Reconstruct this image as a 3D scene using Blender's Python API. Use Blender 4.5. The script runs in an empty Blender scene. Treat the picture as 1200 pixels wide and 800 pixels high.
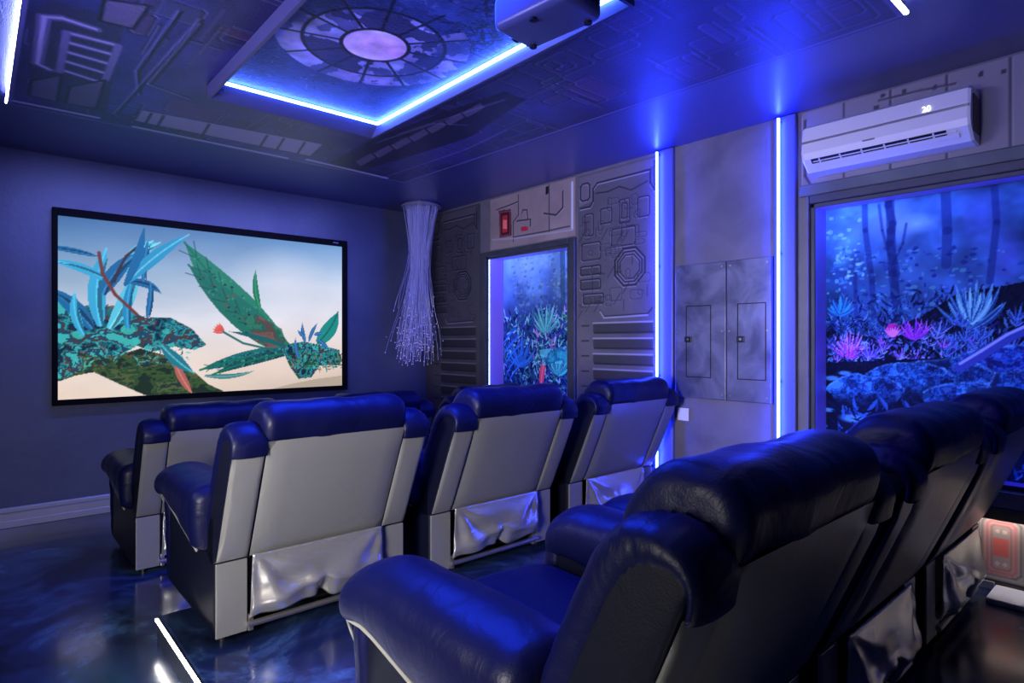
import bpy, bmesh, math, random
import numpy as np
from mathutils import Vector, Matrix, noise
random.seed(7); RNG = np.random.default_rng(11)
col = bpy.context.scene.collection
PI = math.pi
# ---------------------------------------------------------------- camera constants
CAM_H = 1.35; FPX = 710.0
YAW = math.atan(630/710); SY, CY = math.sin(YAW), math.cos(YAW)
def ray(u, v):
    k = (u-600)/FPX; m = (400-v)/FPX
    return (SY+CY*k, CY-SY*k, m)
def onx(u, v, x=3.8):
    d = ray(u, v); s = x/d[0]; return d[1]*s, CAM_H+d[2]*s
def ony(u, v, y=5.70):
    d = ray(u, v); s = y/d[1]; return d[0]*s, CAM_H+d[2]*s
def onz(u, v, z):
    d = ray(u, v); s = (z-CAM_H)/d[2]; return d[0]*s, d[1]*s
# ---------------------------------------------------------------- materials
def lin(c):
    return tuple(((x/255)/12.92 if x/255 <= .04045 else (((x/255)+.055)/1.055)**2.4) for x in c)
def mat(name, rgb, rough=.5, metal=0, spec=.5, bump=None, bscale=60, bdet=4, coat=0, mott=None, mscale=3):
    m = bpy.data.materials.new(name); m.use_nodes = True
    nt = m.node_tree; b = nt.nodes['Principled BSDF']
    c = lin(rgb) if max(rgb) > 1 else rgb
    b.inputs['Base Color'].default_value = (*c, 1)
    b.inputs['Roughness'].default_value = rough
    b.inputs['Metallic'].default_value = metal
    b.inputs['Specular IOR Level'].default_value = spec
    b.inputs['Coat Weight'].default_value = coat
    b.inputs['Coat Roughness'].default_value = .3
    tc = nt.nodes.new('ShaderNodeTexCoord')
    if mott:
        n = nt.nodes.new('ShaderNodeTexNoise'); n.inputs['Scale'].default_value = mscale
        n.inputs['Detail'].default_value = 6; n.inputs['Distortion'].default_value = .6
        r = nt.nodes.new('ShaderNodeValToRGB')
        r.color_ramp.elements[0].position = .35; r.color_ramp.elements[1].position = .65
        c2 = lin(mott) if max(mott) > 1 else mott
        r.color_ramp.elements[0].color = (*c, 1); r.color_ramp.elements[1].color = (*c2, 1)
        nt.links.new(tc.outputs['Object'], n.inputs['Vector'])
        nt.links.new(n.outputs['Fac'], r.inputs['Fac'])
        nt.links.new(r.outputs['Color'], b.inputs['Base Color'])
    if bump:
        n = nt.nodes.new('ShaderNodeTexNoise'); n.inputs['Scale'].default_value = bscale
        n.inputs['Detail'].default_value = bdet
        bp = nt.nodes.new('ShaderNodeBump'); bp.inputs['Strength'].default_value = bump
        bp.inputs['Distance'].default_value = .01
        nt.links.new(tc.outputs['Object'], n.inputs['Vector'])
        nt.links.new(n.outputs['Fac'], bp.inputs['Height'])
        nt.links.new(bp.outputs['Normal'], b.inputs['Normal'])
    return m
def emit(name, rgb, strength):
    m = bpy.data.materials.new(name); m.use_nodes = True
    b = m.node_tree.nodes['Principled BSDF']
    b.inputs['Base Color'].default_value = (.02, .02, .02, 1)
    b.inputs['Emission Color'].default_value = (*rgb, 1)
    b.inputs['Emission Strength'].default_value = strength
    return m
def printed(name, rough=.5, spec=.5, emission=0, bump=0, bscale=120):
    m = bpy.data.materials.new(name); m.use_nodes = True
    nt = m.node_tree; b = nt.nodes['Principled BSDF']
    a = nt.nodes.new('ShaderNodeVertexColor'); a.layer_name = 'Col'
    b.inputs['Roughness'].default_value = rough
    b.inputs['Specular IOR Level'].default_value = spec
    if emission:
        b.inputs['Base Color'].default_value = (.01, .01, .01, 1)
        nt.links.new(a.outputs['Color'], b.inputs['Emission Color'])
        b.inputs['Emission Strength'].default_value = emission
    else:
        nt.links.new(a.outputs['Color'], b.inputs['Base Color'])
    if bump:
        tc = nt.nodes.new('ShaderNodeTexCoord')
        n = nt.nodes.new('ShaderNodeTexNoise'); n.inputs['Scale'].default_value = bscale
        n.inputs['Detail'].default_value = 3
        bp = nt.nodes.new('ShaderNodeBump'); bp.inputs['Strength'].default_value = bump
        bp.inputs['Distance'].default_value = .01
        nt.links.new(tc.outputs['Object'], n.inputs['Vector'])
        nt.links.new(n.outputs['Fac'], bp.inputs['Height'])
        nt.links.new(bp.outputs['Normal'], b.inputs['Normal'])
    return m

def leather_mat(name, rgb, rough, wr=.5, spec=.5, metal=0):
    """leather with fine grain and broader creases, both as bump"""
    m = bpy.data.materials.new(name); m.use_nodes = True
    nt = m.node_tree; b = nt.nodes['Principled BSDF']
    b.inputs['Base Color'].default_value = (*lin(rgb), 1)
    b.inputs['Roughness'].default_value = rough
    b.inputs['Specular IOR Level'].default_value = spec; b.inputs['Metallic'].default_value = metal
    tc = nt.nodes.new('ShaderNodeTexCoord')
    v = nt.nodes.new('ShaderNodeTexVoronoi'); v.inputs['Scale'].default_value = 220
    n = nt.nodes.new('ShaderNodeTexNoise'); n.inputs['Scale'].default_value = 7
    n.inputs['Detail'].default_value = 5; n.inputs['Distortion'].default_value = 1.2
    b1 = nt.nodes.new('ShaderNodeBump'); b1.inputs['Strength'].default_value = .12; b1.inputs['Distance'].default_value = .002
    b2 = nt.nodes.new('ShaderNodeBump'); b2.inputs['Strength'].default_value = wr; b2.inputs['Distance'].default_value = .02
    nt.links.new(tc.outputs['Object'], v.inputs['Vector']); nt.links.new(tc.outputs['Object'], n.inputs['Vector'])
    nt.links.new(v.outputs['Distance'], b1.inputs['Height']); nt.links.new(n.outputs['Fac'], b2.inputs['Height'])
    nt.links.new(b1.outputs['Normal'], b2.inputs['Normal']); nt.links.new(b2.outputs['Normal'], b.inputs['Normal'])
    return m
M = {}
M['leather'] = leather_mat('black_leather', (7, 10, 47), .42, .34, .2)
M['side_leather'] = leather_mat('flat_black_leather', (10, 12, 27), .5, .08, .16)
M['rear'] = leather_mat('lit_rear_leather', (122, 121, 120), .36, .12, .5, .3)  # same leather as the body; light falling on it put into a grey base
M['flap'] = leather_mat('silver_flap_vinyl', (188, 185, 182), .25, .2, .8, .75)
M['piping'] = mat('grey_piping', (120, 118, 112), .35)
M['metal'] = mat('brushed_metal', (150, 148, 145), .3, 1)
M['black'] = mat('black_plastic', (12, 12, 16), .35)
M['wallfront'] = mat('front_wall_paint', (58, 64, 92), .5, bump=.25, bscale=25, mott=(70, 76, 100), mscale=2)
M['walldark'] = mat('dark_wall_paint', (18, 18, 26), .6, bump=.2, bscale=30)
M['wallgrey'] = mat('grey_metallic_wall', (116, 113, 118), .40, bump=.12, bscale=40, mott=(96, 93, 98), mscale=3)
M['soffit'] = mat('satin_dark_blue_ceiling', (40, 48, 112), .36, bump=.5, bscale=160, spec=1, coat=.5)
M['casing'] = mat('dark_grey_casing', (52, 54, 62), .45, mott=(62, 66, 70), mscale=5)
M['lintel'] = mat('grey_green_casing', (96, 104, 104), .5, mott=(80, 88, 92), mscale=4)
M['reveal'] = mat('lilac_reveal', (160, 128, 235), .4)
M['cab'] = mat('brushed_steel_door', (118, 120, 140), .36, .4, bump=.1, bscale=18, mott=(74, 76, 96), mscale=5)
M['white'] = mat('white_plastic', (225, 225, 228), .3)
M['offwhite'] = mat('white_ledge', (225, 225, 220), .35)
M['base'] = mat('grey_skirting', (165, 165, 168), .3, .3)
M['frameblk'] = mat('velvet_black_frame', (5, 5, 10), .8, spec=.1)
M['pilaster'] = mat('blue_pilaster_paint', (80, 84, 140), .4)
M['bar'] = mat('matte_steel', (170, 164, 156), .35, .9)
M['seam'] = mat('dark_seam', (10, 10, 12), .8)
BLUE = (.018, .04, 1.0)
M['led_blue'] = emit('blue_led_glow', BLUE, 150)
M['led_tray'] = emit('cyan_blue_led_glow', (.05, .13, 1.0), 75)
M['led_violet'] = emit('violet_led_glow', (.20, .34, 1.0), 26)
M['led_small'] = emit('niche_led_glow', (.20, .34, 1.0), 26)
M['led_rear'] = emit('rear_edge_led_glow', (.75, .8, 1.0), 15)
M['led_white'] = emit('cool_white_led_glow', (.40, .46, 1.0), 45)
M['led_step'] = emit('white_step_led_glow', (1, .97, .92), 42)
M['led_warm'] = emit('warm_white_led_glow', (1, .93, .84), 13)
M['lit'] = emit('display_digits', (.9, .95, 1), 2.2)
M['tip'] = emit('fibre_tip_glow', (.34, .30, 1.0), .9)
# ---------------------------------------------------------------- object helpers
def tag(o, label=None, cat=None, group=None, kind=None):
    if label: o['label'] = label
    if cat: o['category'] = cat
    if group: o['group'] = group
    if kind: o['kind'] = kind
    return o
def empty(name, loc=(0, 0, 0), rz=0, **k):
    o = bpy.data.objects.new(name, None); col.objects.link(o)
    o.location = loc; o.rotation_euler = (0, 0, rz); return tag(o, **k)
def obj(name, bm, m, parent=None, smooth=False, world=False, **k):
    """link bm as one mesh; world=True: the coordinates are world ones, parent an Empty without rotation"""
    bmesh.ops.recalc_face_normals(bm, faces=bm.faces)
    me = bpy.data.meshes.new(name); bm.to_mesh(me); bm.free()
    for mm in (m if isinstance(m, (list, tuple)) else [m]): me.materials.append(mm)
    if smooth:
        for p in me.polygons: p.use_smooth = True
    o = bpy.data.objects.new(name, me); col.objects.link(o)
    if parent:
        o.parent = parent
        if world:
            par = parent; off = Vector((0, 0, 0))
            while par: off += par.location; par = par.parent
            me.transform(Matrix.Translation(-off))
    return tag(o, **k)
def BM(): return bmesh.new()
def box(bm, x0, x1, y0, y1, z0, z1, bev=0, seg=2):
    vs = [bm.verts.new((x, y, z)) for x in (x0, x1) for y in (y0, y1) for z in (z0, z1)]
    fs = [bm.faces.new([vs[i] for i in f]) for f in ((0, 1, 3, 2), (4, 6, 7, 5), (0, 4, 5, 1), (2, 3, 7, 6), (0, 2, 6, 4), (1, 5, 7, 3))]
    bmesh.ops.recalc_face_normals(bm, faces=fs)
    if bev:
        es = list({e for f in fs for e in f.edges})
        bmesh.ops.bevel(bm, geom=es, offset=bev, segments=seg, affect='EDGES', profile=.5)
    return bm
def tube(bm, pts, r, seg=8, cap=True, rx=None):
    """sweep a circle along pts; r a number or list"""
    pts = [Vector(p) for p in pts]; n = len(pts)
    rs = r if isinstance(r, (list, tuple)) else [r]*n
    rings = []; up = None
    for i, p in enumerate(pts):
        d = (pts[min(i+1, n-1)]-pts[max(i-1, 0)]).normalized()
        if up is None:
            up = Vector((0, 0, 1)) if abs(d.z) < .9 else Vector((1, 0, 0))
        a = d.cross(up).normalized(); up = a.cross(d).normalized()
        rings.append([bm.verts.new(p+a*math.cos(t)*rs[i]+up*math.sin(t)*rs[i]) for t in [2*PI*k/seg for k in range(seg)]])
    for i in range(n-1):
        for k in range(seg):
            bm.faces.new((rings[i][k], rings[i][(k+1) % seg], rings[i+1][(k+1) % seg], rings[i+1][k]))
    if cap:
        bm.faces.new(rings[0][::-1]); bm.faces.new(rings[-1])
    return bm
def cyl(bm, c, r, h, axis='z', seg=16, r2=None):
    d = {'x': (h, 0, 0), 'y': (0, h, 0), 'z': (0, 0, h)}[axis]
    c = Vector(c)
    return tube(bm, [c, c+Vector(d)], [r, r if r2 is None else r2], seg)
def catmull(P, n):
    """closed Catmull-Rom through P resampled to n points"""
    P = [Vector((*p, 0)) for p in P]; m = len(P); dense = []
    for i in range(m):
        p0, p1, p2, p3 = P[i-1], P[i], P[(i+1) % m], P[(i+2) % m]
        for k in range(10):
            t = k/10
            dense.append(.5*((2*p1)+(p2-p0)*t+(2*p0-5*p1+4*p2-p3)*t*t+(3*p1-p0-3*p2+p3)*t**3))
    L = [0]
    for i in range(len(dense)): L.append(L[-1]+(dense[(i+1) % len(dense)]-dense[i]).length)
    out = []; j = 0
    for k in range(n):
        s = L[-1]*k/n
        while L[j+1] < s: j += 1
        f = (s-L[j])/max(L[j+1]-L[j], 1e-9)
        q = dense[j].lerp(dense[(j+1) % len(dense)], f); out.append((q.x, q.y))
    return out
def loft(bm, prof, a0, a1, r, axis='x', n=44, mid=10, smooth=True, bulge=0, wr=0, wf=9, seed=0, rs=5):
    """puffy body: closed profile in the two other axes, extruded along axis, with rounded ends of radius r"""
    P = catmull(prof, n) if smooth else prof
    n = len(P)
    cx = sum(p[0] for p in P)/n; cy = sum(p[1] for p in P)/n
    # inward offset direction per vertex
    nr = []
    area = sum(P[i][0]*P[(i+1) % n][1]-P[(i+1) % n][0]*P[i][1] for i in range(n))
    sg = 1 if area > 0 else -1
    for i in range(n):
        tx = P[(i+1) % n][0]-P[i-1][0]; ty = P[(i+1) % n][1]-P[i-1][1]
        l = math.hypot(tx, ty) or 1
        nr.append((-ty/l*sg, tx/l*sg))
    st = []
    for k in range(rs+1):
        th = PI/2*k/rs
        st.append((a0+r*(1-math.cos(th)), r*(1-math.sin(th))))
    for k in range(1, mid): st.append((a0+r+(a1-a0-2*r)*k/mid, 0))
    st += [(a0+a1-s, i) for s, i in st[:rs+1][::-1]]
    rings = []
    for a, ins in st:
        t = (a-a0)/(a1-a0); bg = bulge*math.sin(PI*min(max(t, 0), 1))**.5 if bulge else 0
        ring = []
        for i, (p, q) in enumerate(P):
            x = p+nr[i][0]*(ins-bg); y = q+nr[i][1]*(ins-bg)
            v = Vector((a, x, y)) if axis == 'x' else (Vector((x, a, y)) if axis == 'y' else Vector((x, y, a)))
            if wr:
                w = noise.noise(Vector((v.x*wf+seed, v.y*wf, v.z*wf*1.0)))+.5*noise.noise(Vector((v.x*wf*2.3, v.y*wf*2.3+seed, v.z*wf*2.3)))
                dx, dy = -nr[i][0]*w*wr, -nr[i][1]*w*wr
                v += Vector((0, dx, dy)) if axis == 'x' else (Vector((dx, 0, dy)) if axis == 'y' else Vector((dx, dy, 0)))
            ring.append(bm.verts.new(v))
        rings.append(ring)
    for a, b in zip(rings, rings[1:]):
        for i in range(n): bm.faces.new((a[i], a[(i+1) % n], b[(i+1) % n], b[i]))
    bm.faces.new(rings[0][::-1]); bm.faces.new(rings[-1])
    return bm
def copy_tree(o, parent=None):
    c = o.copy(); col.objects.link(c)
    if parent: c.parent = parent
    for ch in list(o.children): copy_tree(ch, c)
    return c
# ---------------------------------------------------------------- painting helpers (printed artwork as vertex colours)
def srgb(a):
    a = np.clip(a, 0, 1); return np.where(a <= .04045, a/12.92, ((a+.055)/1.055)**2.4)
class Canvas:
    """a picture over the rectangle [a0,a1] x [b0,b1] of a plane (metres); colours 0..255"""
    def __init__(s, a0, a1, b0, b1, res, base=(0, 0, 0)):
        s.a0, s.a1, s.b0, s.b1 = a0, a1, b0, b1
        s.w = max(2, int(abs(a1-a0)/res)+1); s.h = max(2, int(abs(b1-b0)/res)+1)
        A = np.linspace(a0, a1, s.w); B = np.linspace(b0, b1, s.h)
        s.X, s.Y = np.meshgrid(A, B); s.p = np.zeros((s.h, s.w, 3)); s.p[:] = base
    def fbm(s, scale, seed=0, oct=4, ax=1, ay=1):
        out = np.zeros_like(s.X); amp = 1; tot = 0
        r = np.random.default_rng(seed)
        for o in range(oct):
            f = scale*2**o
            gx = (s.X-min(s.a0, s.a1))*f*ax; gy = (s.Y-min(s.b0, s.b1))*f*ay
            G = r.random((int(gy.max())+3, int(gx.max())+3))
            ix = gx.astype(int); iy = gy.astype(int); fx = gx-ix; fy = gy-iy
            fx = fx*fx*(3-2*fx); fy = fy*fy*(3-2*fy)
            v = (G[iy, ix]*(1-fx)+G[iy, ix+1]*fx)*(1-fy)+(G[iy+1, ix]*(1-fx)+G[iy+1, ix+1]*fx)*fy
            out += v*amp; tot += amp; amp *= .55
        return out/tot
    def mix(s, m, c, a=1.0):
        m = (m*a)[..., None]; s.p = s.p*(1-m)+np.array(c, float)*m
    def win(s, x0, x1, y0, y1):
        da = (s.a1-s.a0)/(s.w-1); db = (s.b1-s.b0)/(s.h-1)
        i = sorted(((x0-s.a0)/da, (x1-s.a0)/da)); j = sorted(((y0-s.b0)/db, (y1-s.b0)/db))
        return (slice(max(0, int(j[0])-1), max(0, min(s.h, int(j[1])+3))), slice(max(0, int(i[0])-1), max(0, min(s.w, int(i[1])+3))))
    def _apply(s, sl, m, c, a):
        if m.size == 0: return
        m = (m*a)[..., None]; s.p[sl] = s.p[sl]*(1-m)+np.array(c, float)*m
    def polymask(s, pts):
        xs = [p[0] for p in pts]; ys = [p[1] for p in pts]; sl = s.win(min(xs), max(xs), min(ys), max(ys))
        X = s.X[sl]; Y = s.Y[sl]; inside = np.zeros(X.shape, bool)
        for i in range(len(pts)):
            x0, y0 = pts[i-1]; x1, y1 = pts[i]
            if y0 == y1: continue
            c = ((y0 > Y) != (y1 > Y)) & (X < (x1-x0)*(Y-y0)/(y1-y0)+x0); inside ^= c
        return sl, inside.astype(float)
    def poly(s, pts, c, a=1.0):
        sl, m = s.polymask(pts); s._apply(sl, m, c, a)
    def mottle(s, pts, cols, scale=8, seed=0, a=1.0, ax=1, ay=1):
        sl, m = s.polymask(pts)
        if m.size == 0: return
        n = s.fbm(scale, seed, 4, ax, ay)[sl]; q = np.quantile(n, np.linspace(0, 1, len(cols)+1))
        for k, c in enumerate(cols): s._apply(sl, m*((n >= q[k]) & (n <= q[k+1])), c, a)
    def line(s, p, q, w, c, a=1.0):
        sl = s.win(min(p[0], q[0])-w, max(p[0], q[0])+w, min(p[1], q[1])-w, max(p[1], q[1])+w)
        X = s.X[sl]-p[0]; Y = s.Y[sl]-p[1]; dx = q[0]-p[0]; dy = q[1]-p[1]; L = dx*dx+dy*dy or 1e-9
        t = np.clip((X*dx+Y*dy)/L, 0, 1); d = np.hypot(X-t*dx, Y-t*dy)
        res = abs(s.a1-s.a0)/(s.w-1)
        s._apply(sl, np.clip((w/2-d)/res+.7, 0, 1), c, a)
    def path(s, pts, w, c, a=1.0, close=False):
        n = len(pts)
        for i in range(n if close else n-1): s.line(pts[i], pts[(i+1) % n], w, c, a)
    def disc(s, c0, rx, ry, c, a=1.0, soft=0):
        sl = s.win(c0[0]-rx, c0[0]+rx, c0[1]-ry, c0[1]+ry)
        d = np.hypot((s.X[sl]-c0[0])/rx, (s.Y[sl]-c0[1])/ry)
        m = (d < 1).astype(float) if not soft else np.clip((1-d)/soft, 0, 1)
        s._apply(sl, m, c, a)
    def ring(s, c0, r, w, c, a=1.0):
        d = abs(np.hypot(s.X-c0[0], s.Y-c0[1])-r); res = abs(s.a1-s.a0)/(s.w-1)
        s.mix(np.clip((w/2-d)/res+.7, 0, 1), c, a)
    def leaf(s, p, ang, L, w, c, bend=0.0, vein=None, a=1.0):
        """a pointed leaf from p, angle ang, length L, width w, bending by bend radians"""
        l, r, mid = [], [], []
        x, y = p; n = 8; th = ang
        for k in range(n+1):
            t = k/n; hw = w/2*math.sin(PI*min(1, t*.92+.08))**.8*(1-.15*t)
            if k == n: hw = 0
            l.append((x-math.sin(th)*hw, y+math.cos(th)*hw)); r.append((x+math.sin(th)*hw, y-math.cos(th)*hw)); mid.append((x, y))
            x += math.cos(th)*L/n; y += math.sin(th)*L/n; th += bend/n
        s.poly(l+r[::-1], c, a)
        if vein: s.path(mid, w*.09, vein, .7)
        return mid
    def rrect(s, x0, x1, y0, y1, ch, w, dark, light, a=1.0, fill=None):
        x0, x1 = min(x0, x1), max(x0, x1); y0, y1 = min(y0, y1), max(y0, y1)
        pts = [(x0+ch, y0), (x1-ch, y0), (x1, y0+ch), (x1, y1-ch), (x1-ch, y1), (x0+ch, y1), (x0, y1-ch), (x0, y0+ch)]
        if fill is not None: s.poly(pts, fill, a)
        s.path([(p[0]+w*.7, p[1]-w*.8) for p in pts], w*.7, light, a*.8, True)
        s.path(pts, w, dark, a, True)
def put(name, cv, f, m, parent=None, **k):
    """turn the canvas into a flat printed sheet; f maps (a, b) arrays to x, y, z"""
    X, Y, Z = f(cv.X.ravel(), cv.Y.ravel())
    co = np.stack([np.broadcast_to(q, cv.X.size) for q in (X, Y, Z)], 1).astype(np.float32)
    if parent: co -= np.array(parent.location, np.float32)
    h, w = cv.h, cv.w; idx = np.arange(h*w).reshape(h, w)
    q = np.stack([idx[:-1, :-1], idx[:-1, 1:], idx[1:, 1:], idx[1:, :-1]], -1).reshape(-1, 4)
    me = bpy.data.meshes.new(name)
    me.vertices.add(h*w); me.vertices.foreach_set('co', co.ravel())
    me.loops.add(q.size); me.loops.foreach_set('vertex_index', q.ravel().astype(np.int32))
    me.polygons.add(len(q)); me.polygons.foreach_set('loop_start', np.arange(0, q.size, 4, dtype=np.int32))
    me.polygons.foreach_set('loop_total', np.full(len(q), 4, np.int32))
    me.update(calc_edges=True)
    at = me.color_attributes.new('Col', 'FLOAT_COLOR', 'POINT')
    c4 = np.ones((h*w, 4), np.float32); c4[:, :3] = srgb(cv.p.reshape(-1, 3)/255)
    at.data.foreach_set('color', c4.ravel())
    me.materials.append(m); me.validate()
    o = bpy.data.objects.new(name, me); col.objects.link(o)
    if parent: o.parent = parent
    return tag(o, **k)

# ================================================================= THE ROOM
XR, YF, ZC = 3.8, 5.72, 2.757
XL, YB = -1.1, -1.6
ST = dict(kind='structure')
# floor: marbled dark blue epoxy
def floor_mat():
    m = bpy.data.materials.new('marbled_epoxy'); m.use_nodes = True
    nt = m.node_tree; b = nt.nodes['Principled BSDF']; L = nt.links.new
    tc = nt.nodes.new('ShaderNodeTexCoord')
    n = nt.nodes.new('ShaderNodeTexNoise'); n.inputs['Scale'].default_value = 1.7; n.inputs['Detail'].default_value = 9
    n.inputs['Distortion'].default_value = .7; n.inputs['Roughness'].default_value = .68
    r = nt.nodes.new('ShaderNodeValToRGB'); e = r.color_ramp.elements
    e[0].position = .36; e[0].color = (*lin((10, 15, 30)), 1); e[1].position = .72; e[1].color = (*lin((86, 122, 156)), 1)
    x = e.new(.5); x.color = (*lin((26, 38, 66)), 1); x = e.new(.6); x.color = (*lin((52, 78, 106)), 1)
    L(tc.outputs['Object'], n.inputs['Vector']); L(n.outputs['Fac'], r.inputs['Fac']); L(r.outputs['Color'], b.inputs['Base Color'])
    b.inputs['Roughness'].default_value = .2; b.inputs['Coat Weight'].default_value = .15; b.inputs['Coat Roughness'].default_value = .06
    return m
M['floor'] = floor_mat()
obj('floor', box(BM(), XL-.1, 4.3, YB-.1, YF+.1, -.1, 0), M['floor'], **ST)
obj('ceiling', box(BM(), XL-.1, 4.3, YB-.1, YF+.1, ZC, ZC+.1), M['soffit'], **ST)
obj('wall_front', box(BM(), XL-.1, XR+.5, YF, YF+.1, 0, ZC), M['wallfront'], **ST)
obj('wall_left', box(BM(), XL-.1, XL, YB, YF, 0, ZC), M['walldark'], **ST)
obj('wall_back', box(BM(), XL-.1, XR+.5, YB-.1, YB, 0, ZC), M['walldark'], **ST)
# right wall: two niches cut through it
W1 = (3.54, 4.65, .62, 2.18); W2 = (-.75, 1.545, .62, 2.18)
b = BM(); xa, xb = XR, XR+.3
ys = [YB, W2[0], W2[1], W1[0], W1[1], YF]
for i in (0, 2, 4): box(b, xa, xb, ys[i], ys[i+1], 0, ZC)
for w in (W1, W2):
    box(b, xa, xb, w[0], w[1], 0, w[2]); box(b, xa, xb, w[0], w[1], w[3], ZC)
obj('wall_right', b, M['wallgrey'], **ST)
# lined niches
for i, w in enumerate((W1, W2)):
    y0, y1, z0, z1 = w; b = BM(); t = .006
    box(b, xa+.005, xa+.22, y0, y0+t, z0, z1); box(b, xa+.005, xa+.22, y1-t, y1, z0, z1)
    box(b, xa+.005, xa+.22, y0, y1, z0, z0+t); box(b, xa+.005, xa+.22, y0, y1, z1-t, z1)
    box(b, xa+.215, xa+.23, y0, y1, z0, z1)
    wn = obj('window_%d' % (i+1), b, M['reveal'], **ST)
    c = BM(); d = .09
    ct = .05; lip = .024
    for q in ((y0-.001, y0+lip, z0, z1), (y1-lip, y1+.001, z0, z1), (y0, y1, z0, z0+lip), (y0, y1, z1-lip, z1)): box(c, xa-.010, xa+.004, *q, .003)
    box(c, xa-.028, xa+.004, y0-d*.9, y0, z0-d, z1+ct, .006); box(c, xa-.028, xa+.004, y1, y1+d*.9 if i == 0 else y1+.012, z0-d, z1+ct, .006)
    box(c, xa-.028, xa+.004, y0, y1, z1, z1+ct, .006); box(c, xa-.028, xa+.004, y0, y1, z0-d, z0, .006)
    obj('window_frame', c, M['casing'], wn)
# skirting
b = BM(); box(b, XL, XR, YF-.02, YF, 0, .105, .004); box(b, XL, XR, YF-.03, YF, .0, .05, .004); box(b, XL, XR, YF-.026, YF, .105, .145, .008)
obj('baseboard_front', b, M['base'], **ST)
b = BM(); box(b, XR-.012, XR, .66, YF-.03, 0, .155, .004)
obj('baseboard_right', b, M['base'], **ST)
# seating platform
PZ = .12
b = BM(); box(b, .62, XR-.013, YB+.01, 3.09, .001, PZ, .008)
obj('platform', b, M['floor'], **ST)
# ledge beside the wall below the large niche
b = BM(); box(b, 3.56, XR-.012, -1.0, .655, PZ+.001, PZ+.028, .006)
tag(obj('floor_ledge', b, M['offwhite']), 'low white ledge lying along the foot of the wall below the large jungle mural', 'ledge')

# ----- right wall pilasters carrying the vertical strips
b = BM(); box(b, XR-.03, XR, 2.50, 2.645, .16, ZC-.002, .01); obj('trim_1', b, M['pilaster'], **ST)
b = BM(); box(b, XR-.03, XR, 1.625, 1.765, .16, ZC-.002, .01); obj('trim_2', b, M['pilaster'], **ST)
b = BM(); box(b, XR-.02, XR, -1.5, 1.61, 2.232, 2.30, .006); obj('trim_3', b, M['lintel'], **ST)
b = BM(); box(b, XR-.040, XR-.029, -1.4, 1.555, .535, .616, .004); obj('trim_4', b, M['base'], **ST)
def strip(name, label, bm, m, holder=None):
    r = empty(name); obj('glowing_diffuser', bm, m, r)
    if holder is not None: obj('channel', holder, M['metal'], r)
    return tag(r, label, 'light strip')
for y, lab in ((2.615, 'tall vertical blue light strip on the wall between the hull panel and the steel cabinet'),
               (1.718, 'tall vertical blue light strip on the wall between the steel cabinet and the large jungle mural')):
    b = BM(); tube(b, [(XR-.062, y, .30), (XR-.062, y, 2.735)], .0085, 12)
    h = BM()
    for z in (.31, 1.1, 1.9, 2.72): box(h, XR-.054, XR-.0305, y-.004, y+.004, z-.006, z+.006)
    strip('wall_light_strip', lab, b, M['led_blue'], h)

# ----- printed panels
LN = (30, 28, 38)
PR = printed('hull_print', .42, .5); PRB = printed('mural_print', .7, .1); PRC = printed('ceiling_print', .36, .75, bump=.25, bscale=150)
def hull(cv, seed, base, dark, light, n=24, wl=.008):
    r = random.Random(seed)
    nz = cv.fbm(5, seed, 4)[..., None]; cv.p[:] = np.array(base, float)*(.85+.3*nz)
    A0, A1 = sorted((cv.a0, cv.a1)); B0, B1 = sorted((cv.b0, cv.b1))
    for _ in range(n):
        w = r.uniform(.08, .4)*(A1-A0); h = r.uniform(.03, .16)*(B1-B0)
        x = r.uniform(A0, A1-w); y = r.uniform(B0, B1-h)
        cv.rrect(x, x+w, y, y+h, min(w, h)*.18, wl, dark, light, .8)
    for _ in range(n):
        x = r.uniform(A0, A1); y = r.uniform(B0, B1)
        if r.random() < .5: cv.line((x, y), (x+r.uniform(.1, .4)*(A1-A0), y), wl*.7, dark, .7)
        else: cv.line((x, y), (x, y+r.uniform(.05, .2)*(B1-B0)), wl*.7, dark, .7)
def wcanvas(y0, y1, z0, z1, res=.006): return Canvas(y0, y1, z0, z1, res)
def Q(u, v, x=XR): return onx(u, v, x)
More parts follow.
